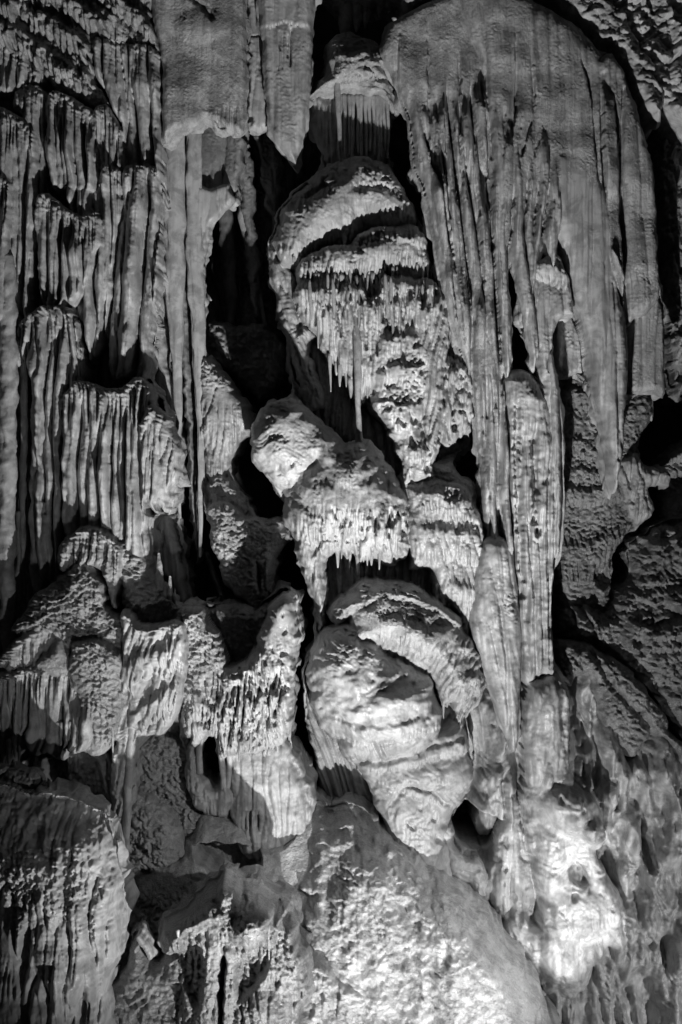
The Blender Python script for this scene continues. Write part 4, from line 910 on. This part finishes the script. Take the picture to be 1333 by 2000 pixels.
relief(t, 'stalactite', [(1050, 385), (1070, 300), (1140, 300), (1195, 400), (1205, 500), (1206, 545), (1206, 580), (1218, 640), (1218, 760), (1216, 850), (1205, 930), (1196, 966), (1188, 950), (1180, 900), (1164, 820), (1146, 730), (1128, 640), (1108, 560), (1078, 450)],
       .75, H=52, R=34, back=40, wob=2.5, mat=M['smooth'], feats=[('flute', dict(w=36, st=20, amp=9, seed=291)), ('flute', dict(w=12, st=30, amp=2.5, seed=292)), ('groove', dict(line=[(1190, 560), (1196, 700), (1196, 900)], w=3, D=8, wob=1)), ('tilt', dict(c=(1150, 420), gy=.06)), ('rough', dict(s=6, amp=2, mask=[(1194, 560), (1222, 560), (1222, 900), (1194, 960)]))])
relief(t, 'pale_lip', [(1128, 452), (1150, 455), (1172, 500), (1185, 535), (1196, 556), (1182, 552), (1160, 520), (1140, 492)], .32, H=12, R=9, back=40, mat=M['white'], feats=[('rough', dict(s=10, amp=6))])

t = thing('right_slab', 'dark flat rock slab with a pale slanting lower lip, hanging at the right end of the drapery', 'drapery', (1250, 640), .8)
relief(t, 'slab', [(1165, 120), (1195, 105), (1222, 150), (1248, 240), (1276, 340), (1284, 480), (1284, 560), (1272, 600), (1250, 618), (1232, 628), (1216, 643), (1210, 560), (1207, 400), (1197, 250), (1160, 140)], .7, H=34, R=20, back=30, smooth=1, wob=3, mat=M['sugar'], key='K3',
       feats=[('fbm', dict(s=120, amp=8, seed=284)), ('flute', dict(w=36, st=14, amp=7, seed=285)), ('groove', dict(line=[(1176, 150), (1180, 300), (1184, 520)], w=3, D=16, wob=1)), ('groove', dict(line=[(1213, 180), (1208, 300), (1214, 480), (1217, 640)], w=2.5, D=16, wob=1)), ('rough', dict(s=7, amp=1.5))])
relief(t, 'lower_slab', [(1210, 560), (1250, 548), (1286, 560), (1296, 640), (1298, 766), (1284, 776), (1272, 766), (1240, 770), (1216, 764), (1212, 700)], 1.25, H=24, R=14, back=30, smooth=1, wob=2, mat=M['sugar'], feats=[('flute', dict(w=22, st=16, amp=7, seed=286)), ('rough', dict(s=7, amp=1.8))])

t = thing('domed_column', 'pale fluted column with a domed top, standing right of the ribbed curtain down to the crack', 'column', (1050, 1320), .9)
relief(t, 'shaft', [(982, 745), (1005, 724), (1035, 728), (1062, 762), (1080, 800), (1089, 860), (1092, 1000), (1084, 1090), (1076, 1180), (1082, 1308), (1056, 1320), (1020, 1334), (1014, 1250), (1012, 1150), (1002, 1060), (988, 900)],
       .75, H=56, R=36, back=120, wob=3, mat=M['smooth'], key='K5', feats=[('fbm', dict(s=45, amp=6, seed=294)), ('groove', dict(line=[(1006, 800), (1004, 900), (1010, 1000), (1016, 1160)], w=5, D=26)), ('groove', dict(line=[(1036, 860), (1040, 960), (1036, 1020)], w=5, D=22)), ('flute', dict(w=24, st=13, amp=19, seed=295, top=[(980, 780), (1100, 820)], fade=60)), ('flute', dict(w=9, st=16, amp=4, seed=296)), ('lip', dict(line=[(1018, 1010), (1040, 1062), (1062, 1030)], A=12, L=110, drip=5, dw=16, seed=297)), ('pit', dict(poly=[(1037, 1030), (1050, 1026), (1050, 1044), (1038, 1052)], D=20, R=6)), ('slits', dict(n=9, box=(1000, 800, 1070, 1220), w=3, ln=(40, 110), D=12, seed=298)), ('rough', dict(s=8, amp=1.6))])
relief(t, 'slim_rib', [(1072, 690), (1082, 700), (1090, 760), (1094, 900), (1092, 1060), (1080, 1080), (1076, 900), (1070, 780)], .3, H=20, R=12, back=70, wob=2, mat=M['smooth'], feats=[('rough', dict(s=7, amp=2))])
relief(t, 'foot', [(1018, 1338), (1050, 1322), (1084, 1312), (1100, 1350), (1102, 1420), (1100, 1480), (1110, 1520), (1060, 1560), (1020, 1520), (1012, 1440)], .6, H=62, R=46, back=120, wob=3, mat=M['smooth'], feats=[('fbm', dict(s=60, amp=8, seed=299, sx=.5)), ('flute', dict(w=26, st=6, amp=8, seed=300)), ('rough', dict(s=8, amp=1.6)), ('groove', dict(line=[(1090, 1330), (1088, 1420), (1094, 1500)], w=4, D=8))])

t = thing('lower_stalactite', 'thick blunt-tipped stalactite hanging below the ribbed curtain before the pale wall', 'stalactite', (1003, 1470), .5)
relief(t, 'shaft', [(922, 1240), (924, 1170), (934, 1090), (950, 1050), (985, 1050), (1004, 1090), (1012, 1172), (1018, 1220), (1018, 1300), (1014, 1400), (1011, 1452), (1003, 1468), (993, 1460), (984, 1430), (966, 1380), (946, 1310)],
       .62, H=50, R=40, back=40, wob=1.5, mat=M['smooth'], feats=[('fbm', dict(s=40, amp=4, seed=305)), ('flute', dict(w=26, st=14, amp=8, seed=301, lean=-.15)), ('groove', dict(line=[(972, 1180), (985, 1280), (992, 1440)], w=4, D=13, wob=1)), ('crag', dict(s=14, amp=9, seed=302, mask=[(960, 1140), (1015, 1160), (1018, 1230), (965, 1200)])), ('rough', dict(s=7, amp=2))])

# ================================================================== far right: rock behind the curtain
t = thing('overhang_rock', 'jagged pale-edged rock overhang in the top right corner', 'rock', (1280, 240), 2.6)
relief(t, 'rock', [(1090, -60), (1420, -60), (1420, 260), (1335, 250), (1290, 215), (1262, 190), (1238, 120), (1205, 72), (1150, 30)], 1.4, H=40, R=26, back=200, mat=M['white'], feats=[('crag', dict(s=80, amp=50, seed=311, ang=-.7)), ('crag', dict(s=36, amp=12, seed=312, ang=-.4)), ('rough', dict(s=22, amp=4))])
t = thing('brow_rock', 'dark rock brow arching over the domed top of the widest drapery', 'rock', (1100, 40), 1.6)
relief(t, 'rock', [(780, -60), (1150, -60), (1200, 10), (1250, 90), (1290, 180), (1290, 235), (1262, 235), (1240, 190), (1205, 120), (1140, 58), (1070, 14), (990, -6), (940, 12), (860, 6), (800, 18), (780, 0)], 1.0, H=34, R=22, back=200, mat=M['stone'], feats=[('crag', dict(s=55, amp=18, seed=313, ang=.5)), ('rough', dict(s=20, amp=5))])
t = thing('rough_pillar', 'rough pitted rock pillar along the upper right edge, behind the dark slab', 'rock', (1340, 1000), 3.2)
relief(t, 'pillar', [(1240, 170), (1300, 190), (1420, 200), (1420, 800), (1350, 760), (1310, 770), (1296, 560), (1290, 400), (1268, 290)], 3.0, H=50, R=40, back=200, mat=M['rough'], feats=[('rough', dict(s=18, amp=16, seed=314)), ('flute', dict(w=26, st=3, amp=18, seed=315)), ('pock', dict(s=26, amp=22, seed=316, th=.15))])
relief(t, 'lump', [(1292, 640), (1330, 600), (1420, 620), (1420, 790), (1340, 780), (1300, 740)], 3.6, H=40, R=30, back=200, mat=M['darkr'], feats=[('rough', dict(s=18, amp=12, seed=317)), ('pock', dict(s=22, amp=16, seed=318))])
t = thing('terraced_flow', 'shadowed flowstone of thin ledges and knobs behind the giant stalactite', 'flowstone', (1180, 1180), 2.6)
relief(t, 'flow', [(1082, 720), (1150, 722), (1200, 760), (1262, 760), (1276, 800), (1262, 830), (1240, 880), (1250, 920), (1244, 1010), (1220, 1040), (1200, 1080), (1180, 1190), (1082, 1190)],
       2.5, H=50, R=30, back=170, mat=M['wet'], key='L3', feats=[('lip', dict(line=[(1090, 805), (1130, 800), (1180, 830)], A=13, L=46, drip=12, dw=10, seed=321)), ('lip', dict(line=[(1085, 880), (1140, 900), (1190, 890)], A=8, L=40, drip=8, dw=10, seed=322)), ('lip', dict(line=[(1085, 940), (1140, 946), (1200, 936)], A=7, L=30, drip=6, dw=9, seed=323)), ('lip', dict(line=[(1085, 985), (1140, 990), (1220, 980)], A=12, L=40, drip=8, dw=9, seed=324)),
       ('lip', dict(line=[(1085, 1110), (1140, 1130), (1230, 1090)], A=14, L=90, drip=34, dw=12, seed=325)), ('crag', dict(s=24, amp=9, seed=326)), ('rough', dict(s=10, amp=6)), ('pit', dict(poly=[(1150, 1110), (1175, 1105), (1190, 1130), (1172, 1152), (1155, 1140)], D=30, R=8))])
relief(t, 'bracket', [(1196, 905), (1235, 885), (1262, 910), (1292, 915), (1308, 932), (1304, 950), (1284, 946), (1268, 962), (1276, 985), (1268, 1015), (1240, 1024), (1215, 1010), (1200, 960)], 2.2, H=42, R=22, back=110, feats=[('flute', dict(w=16, st=4, amp=12, seed=327)), ('rough', dict(s=9, amp=3))])
tube(t, 'stalactite', [(1262, 770, 14), (1266, 800, 11), (1272, 822, 2)], 2.3, knob=.15, seed=21)
tube(t, 'stalactite', [(1225, 850, 12), (1232, 890, 8), (1238, 925, 3)], 2.3, knob=.15, seed=22)
t = thing('side_bluff', 'dark knobbly rock mass at the right edge, below the black cavity', 'rock', (1310, 1020), 3.4)
relief(t, 'bluff', [(1290, 905), (1330, 870), (1420, 860), (1420, 1100), (1300, 1070), (1290, 990)], 3.6, H=36, R=24, back=160, mat=M['rough'], feats=[('lip', dict(line=[(1290, 905), (1420, 890)], A=20, L=24, drip=14, dw=9, seed=328)), ('crag', dict(s=24, amp=12, seed=329)), ('pock', dict(s=22, amp=14, seed=330))])
t = thing('slope_boulder', 'huge shadowed sloping boulder at right with bright wet patches on its outer edge', 'boulder', (1250, 1500), 2.6)
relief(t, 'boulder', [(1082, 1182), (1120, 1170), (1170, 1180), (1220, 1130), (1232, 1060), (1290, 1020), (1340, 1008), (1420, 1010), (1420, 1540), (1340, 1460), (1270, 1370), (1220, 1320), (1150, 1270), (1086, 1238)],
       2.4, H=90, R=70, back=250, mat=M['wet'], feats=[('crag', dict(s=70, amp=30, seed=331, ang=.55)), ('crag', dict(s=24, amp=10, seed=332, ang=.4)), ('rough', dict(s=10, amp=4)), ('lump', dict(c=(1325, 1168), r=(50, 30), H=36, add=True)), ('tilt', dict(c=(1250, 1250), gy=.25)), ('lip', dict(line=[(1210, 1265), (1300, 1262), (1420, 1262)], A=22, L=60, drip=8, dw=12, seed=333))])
t = thing('slanting_slab', 'rough slanting rock slab lying on top of the pale lower-right wall', 'rock', (1240, 1470), 1.7)
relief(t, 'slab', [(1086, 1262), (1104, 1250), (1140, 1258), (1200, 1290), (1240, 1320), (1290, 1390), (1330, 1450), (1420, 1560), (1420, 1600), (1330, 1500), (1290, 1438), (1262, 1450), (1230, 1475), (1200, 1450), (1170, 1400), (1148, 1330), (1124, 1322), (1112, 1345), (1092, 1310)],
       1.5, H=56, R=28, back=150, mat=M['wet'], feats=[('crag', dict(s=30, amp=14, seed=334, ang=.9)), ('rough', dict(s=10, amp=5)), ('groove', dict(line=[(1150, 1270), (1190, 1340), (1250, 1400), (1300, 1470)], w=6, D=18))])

t = thing('pale_wall', 'pale wavy flowstone wall filling the lower right, banded like agate with small dark hollows', 'flowstone', (1200, 2080), 2.2)
relief(t, 'wall', [(880, 1560), (912, 1530), (925, 1400), (940, 1330), (1010, 1330), (1090, 1330), (1116, 1340), (1135, 1300), (1152, 1290), (1172, 1310), (1196, 1400), (1225, 1470), (1262, 1445), (1288, 1424), (1320, 1470), (1420, 1560), (1420, 2100), (940, 2100), (930, 1800), (900, 1700), (876, 1640)],
       1.55, H=60, R=44, back=430, mat=M['pale'], key='L6', feats=[('fbm', dict(s=130, amp=62, seed=341, sx=.42)), ('ridge', dict(line=[(1200, 1420), (1190, 1540), (1215, 1640), (1290, 1740), (1300, 1850)], w=(30, 18), H=39)), ('ridge', dict(line=[(1130, 1560), (1180, 1650), (1250, 1760), (1262, 1900)], w=(26, 16), H=33)), ('ridge', dict(line=[(1290, 1440), (1305, 1600), (1312, 1760)], w=(28, 16), H=33)), ('ridge', dict(line=[(1290, 1960), (1284, 1880), (1305, 1815), (1345, 1790)], w=(22, 22), H=30)), ('ridge', dict(line=[(1225, 1950), (1200, 1850), (1205, 1760)], w=(12, 20), H=24)), ('ridge', dict(line=[(1180, 1990), (1170, 1900), (1150, 1800)], w=(12, 20), H=24)), ('flute', dict(w=60, st=5, amp=7, seed=342, lean=-.12)), ('band', dict(s=160, n=10, amp=3.0, seed=343, sx=.6)), ('band', dict(s=70, n=9, amp=2.6, seed=344, mask=[(1150, 1650), (1340, 1650), (1340, 2000), (1150, 2000)])), ('rough', dict(s=10, amp=1.8)), ('pock', dict(s=16, amp=8, seed=345, th=.42)),
       ('pit', dict(poly=[(885, 1580), (915, 1560), (980, 1590), (978, 1630), (940, 1655), (895, 1640), (880, 1610)], D=330, R=12)),
       ('pit', dict(poly=[(1242, 1580), (1256, 1600), (1264, 1676), (1246, 1680), (1230, 1650), (1240, 1620)], D=44, R=9)), ('pit', dict(poly=[(1192, 1545), (1204, 1540), (1204, 1572), (1194, 1578)], D=30, R=6)),
       ('pit', dict(poly=[(1232, 1810), (1250, 1796), (1262, 1815), (1256, 1830), (1240, 1826)], D=22, R=6)), ('pit', dict(poly=[(1072, 1888), (1086, 1888), (1094, 1916), (1082, 1914)], D=22, R=6)),
       ('pit', dict(poly=[(1170, 1990), (1190, 1970), (1200, 1990), (1196, 2010), (1170, 2010)], D=30, R=6)), ('pit', dict(poly=[(1110, 1480), (1140, 1470), (1150, 1530), (1120, 1520)], D=26, R=10)),
       ('tilt', dict(c=(1100, 1650), gy=.16))])
relief(t, 'hanging_lobe', [(896, 1400), (915, 1366), (945, 1372), (972, 1420), (984, 1500), (980, 1590), (966, 1624), (944, 1632), (924, 1618), (934, 1560), (916, 1470)], 1.6, H=26, R=34, back=90, mat=M['smooth'], feats=[('flute', dict(w=24, st=9, amp=10, seed=346, lean=-.1)), ('rough', dict(s=9, amp=1.6))])
relief(t, 'cone', [(974, 1530), (988, 1496), (1002, 1502), (1014, 1560), (1024, 1620), (1052, 1680), (1050, 1780), (975, 1790), (940, 1720), (950, 1650), (975, 1600)], 1.1, H=54, R=36, back=120, mat=M['smooth'], feats=[('flute', dict(w=26, st=9, amp=8, seed=347)), ('rough', dict(s=8, amp=2)), ('pock', dict(s=16, amp=7, seed=348))])
relief(t, 'small_lobe', [(846, 1612), (880, 1600), (884, 1640), (905, 1655), (934, 1660), (946, 1686), (942, 1745), (930, 1750), (905, 1712), (880, 1700), (862, 1660)], .7, H=40, R=24, back=110, mat=M['white'], feats=[('rough', dict(s=10, amp=3)), ('groove', dict(line=[(905, 1690), (930, 1680), (945, 1690)], w=3, D=9))])

t = thing('nose_flowstone', 'brightest white flowstone, a jutting nose over a smooth glowing flank in the lower right', 'flowstone', (1090, 1880), 1.0)
relief(t, 'body', [(1012, 1520), (1040, 1500), (1080, 1500), (1110, 1515), (1140, 1545), (1166, 1585), (1164, 1625), (1150, 1652), (1180, 1700), (1210, 1755), (1216, 1800), (1208, 1836), (1186, 1840), (1172, 1826), (1150, 1850), (1140, 1900), (1100, 1925), (1040, 1905), (1000, 1850), (970, 1800), (990, 1770), (1036, 1780), (1030, 1680), (1016, 1600)],
       .8, H=90, R=60, back=140, mat=M['white'], key='K8', feats=[('lump', dict(c=(1095, 1560), r=(60, 54), H=46, add=True)), ('lump', dict(c=(1145, 1600), r=(34, 28), H=55, add=True)), ('lump', dict(c=(1100, 1760), r=(80, 60), H=24, add=True)), ('pit', dict(poly=[(1090, 1668), (1112, 1655), (1132, 1676), (1136, 1704), (1112, 1706), (1094, 1690)], D=30, R=10)),
       ('pit', dict(poly=[(1094, 1715), (1112, 1712), (1110, 1728), (1098, 1730)], D=16, R=5)), ('band', dict(s=110, n=10, amp=1.6, seed=349)), ('flute', dict(w=46, st=6, amp=6, seed=350)), ('fbm', dict(s=60, amp=7, seed=353)), ('ridge', dict(line=[(1150, 1640), (1176, 1720), (1190, 1820)], w=(30, 16), H=26)), ('ridge', dict(line=[(1060, 1620), (1050, 1720), (1080, 1860)], w=(24, 30), H=22)), ('crag', dict(s=12, amp=6, seed=351, mask=[(1130, 1570), (1166, 1580), (1160, 1620), (1125, 1610)])), ('rough', dict(s=9, amp=2)), ('pock', dict(s=16, amp=6, seed=352, th=.4))])
fringe(t, 'K8', [(1094, 1672), (1130, 1680)], 7, ln=(14, 30), r=(1.8, 2.6), seed=61, up=2, sink=-.2, mat=M['white'])
relief(t, 'small_shell', [(985, 1775), (1000, 1762), (1012, 1766), (1004, 1784), (1010, 1798), (990, 1796)], .7, H=16, R=8, back=60, mat=M['white'], feats=[('rough', dict(s=8, amp=3))])

# ================================================================== bottom: boulders
t = thing('flat_basin', 'smooth shadowed rock floor with dark basins between the domed boulder and the big one', 'rock', (450, 1800), .4)
relief(t, 'floor', [(236, 1690), (300, 1680), (350, 1665), (372, 1620), (400, 1575), (440, 1590), (470, 1596), (510, 1606), (550, 1596), (590, 1574), (620, 1566), (660, 1600), (660, 1760), (560, 1860), (400, 1900), (236, 1900)],
       .3, H=60, R=40, back=430, mat=M['rock'], feats=[('pit', dict(poly=[(380, 1640), (420, 1634), (500, 1640), (520, 1665), (500, 1698), (440, 1700), (396, 1672)], D=150, R=10)), ('pit', dict(poly=[(476, 1600), (540, 1612), (592, 1580), (596, 1600), (560, 1646), (500, 1650)], D=260, R=10)), ('tilt', dict(c=(400, 1640), gy=.9)), ('fbm', dict(s=60, amp=8)),
       ('rough', dict(s=12, amp=8, seed=361, mask=[(230, 1690), (400, 1690), (440, 1720), (560, 1710), (560, 1800), (230, 1900)])), ('rough', dict(s=26, amp=9, seed=362, mask=[(230, 1690), (400, 1690), (440, 1720), (400, 1800), (230, 1900)]))])
t = thing('big_boulder', 'big bright gritty boulder with sharp-edged shadows, filling the bottom centre', 'boulder', (760, 2090), -.5)
relief(t, 'boulder', [(560, 1720), (580, 1660), (600, 1600), (640, 1575), (680, 1566), (712, 1578), (730, 1606), (762, 1625), (800, 1652), (850, 1686), (900, 1716), (960, 1770), (1010, 1836), (1036, 1872), (1052, 1925), (1085, 1985), (1120, 2100), (420, 2100), (420, 1800), (500, 1750)],
       .4, H=70, R=60, back=250, mat=M['rock'], key='O1', wob=9, keep_edge=70, feats=[('tilt', dict(c=(700, 1600), gy=.85)), ('fbm', dict(s=130, amp=22, seed=363)), ('crag', dict(s=110, amp=22, seed=393, ang=.6)), ('crag', dict(s=48, amp=12, seed=364, ang=.5)), ('crag', dict(s=22, amp=4, seed=380, ang=.35)), ('rough', dict(s=10, amp=4, seed=365)), ('rough', dict(s=20, amp=6, seed=366, sx=1.6)),
       ('groove', dict(line=[(700, 1580), (760, 1680), (800, 1760), (790, 1850)], w=16, D=14)), ('lump', dict(c=(720, 1740), r=(90, 110), H=26, add=True)), ('lump', dict(c=(900, 1830), r=(70, 110), H=26, add=True, rot=-.6))])
t = thing('cleft_rock', 'dark rock ridge rising behind the near stalagmite, with a pale chip on its slope', 'rock', (280, 2090), -2.4)
relief(t, 'ridge', [(196, 2100), (214, 1925), (240, 1890), (258, 1845), (272, 1815), (290, 1850), (312, 1866), (345, 1830), (420, 1850), (430, 2100)], -2.2, H=60, R=40, back=70, mat=M['damp'], feats=[('crag', dict(s=40, amp=14, seed=371, ang=-.5)), ('rough', dict(s=12, amp=4)), ('tilt', dict(c=(300, 1850), gy=.3))])
relief(t, 'pale_chip', [(270, 1822), (278, 1818), (300, 1850), (304, 1862), (296, 1866), (284, 1845)], -2.75, H=10, R=6, back=30, mat=M['white'], wob=1, feats=[('rough', dict(s=7, amp=3))])
t = thing('hooded_stalagmite', 'near stalagmite with dark hooded top and drip-hung hollows in front of the big boulder', 'stalagmite', (470, 2100), -3.0)
relief(t, 'body', [(318, 1838), (322, 1806), (345, 1785), (368, 1770), (400, 1735), (425, 1722), (436, 1706), (452, 1708), (468, 1724), (505, 1730), (530, 1748), (545, 1757), (565, 1758), (584, 1790), (592, 1830), (612, 1880), (620, 1930), (600, 1980), (606, 2100), (330, 2100), (345, 1950), (348, 1880), (335, 1850)],
       -2.6, H=95, R=80, keep_edge=24, back=70, mat=M['damp'], key='P', feats=[('lip', dict(line=[(322, 1840), (350, 1822), (380, 1815)], A=18, L=40, drip=16, dw=9, seed=372)), ('pit', dict(poly=[(352, 1830), (395, 1810), (412, 1850), (400, 1950), (370, 1930), (350, 1880)], D=34, R=14)),
       ('pit', dict(poly=[(436, 1850), (452, 1836), (450, 1920), (442, 1990), (432, 1960)], D=44, R=10)), ('pit', dict(poly=[(466, 1850), (500, 1824), (530, 1812), (534, 1860), (508, 1900), (472, 1930), (462, 1890)], D=30, R=10)),
       ('lump', dict(c=(505, 1785), r=(60, 46), H=34, add=True)), ('lump', dict(c=(346, 1810), r=(32, 36), H=36, add=True)), ('lump', dict(c=(452, 1724), r=(28, 22), H=24, add=True)), ('lump', dict(c=(580, 1820), r=(26, 66), H=26, add=True)), ('lump', dict(c=(520, 1960), r=(60, 60), H=24, add=True)), ('ridge', dict(line=[(455, 1830), (452, 1900), (450, 2000)], w=(12, 10), H=14)), ('flute', dict(w=26, st=5, amp=10, seed=373)), ('rough', dict(s=12, amp=6, seed=374)), ('crag', dict(s=16, amp=6, seed=375)), ('pock', dict(s=20, amp=10, seed=376, mask=[(540, 1760), (620, 1880), (600, 2000), (530, 1900)]))])
relief(t, 'hood', [(316, 1838), (321, 1804), (345, 1783), (368, 1768), (400, 1733), (425, 1718), (437, 1702), (453, 1704), (470, 1722), (507, 1728), (532, 1746), (546, 1762), (548, 1800), (524, 1822), (492, 1830), (472, 1850), (462, 1900), (450, 1900), (444, 1850), (424, 1812), (392, 1806), (372, 1822), (352, 1842), (338, 1850)],
       -2.75, H=104, R=60, back=70, mat=M['damp'], feats=[('lump', dict(c=(345, 1812), r=(34, 36), H=26, add=True)), ('lump', dict(c=(505, 1780), r=(46, 40), H=30, add=True)), ('lump', dict(c=(452, 1722), r=(26, 22), H=24, add=True)), ('crag', dict(s=26, amp=9, seed=391, ang=-.5)), ('rough', dict(s=10, amp=5, seed=392))])
fringe(t, 'P', [(470, 1846), (500, 1822), (530, 1812)], 8, ln=(20, 50), r=(2.2, 4.5), seed=62, up=4)
fringe(t, 'P', [(325, 1832), (350, 1820)], 4, ln=(10, 24), r=(2.2, 4), seed=63, up=4)
t = thing('wet_rock', 'dark wet glinting rock sloping to the bottom edge, in front of the big bright boulder', 'rock', (680, 2100), -2.6)
relief(t, 'rock', [(585, 1880), (612, 1868), (640, 1890), (690, 1925), (730, 1960), (762, 1992), (790, 2100), (580, 2100), (600, 1960)], -2.3, H=50, R=36, back=70, mat=M['rough'], feats=[('rough', dict(s=14, amp=9, seed=377)), ('crag', dict(s=26, amp=10, seed=378, ang=.7)), ('pock', dict(s=22, amp=12, seed=379))])
finish()
print('TRIANGLES', NT[0])
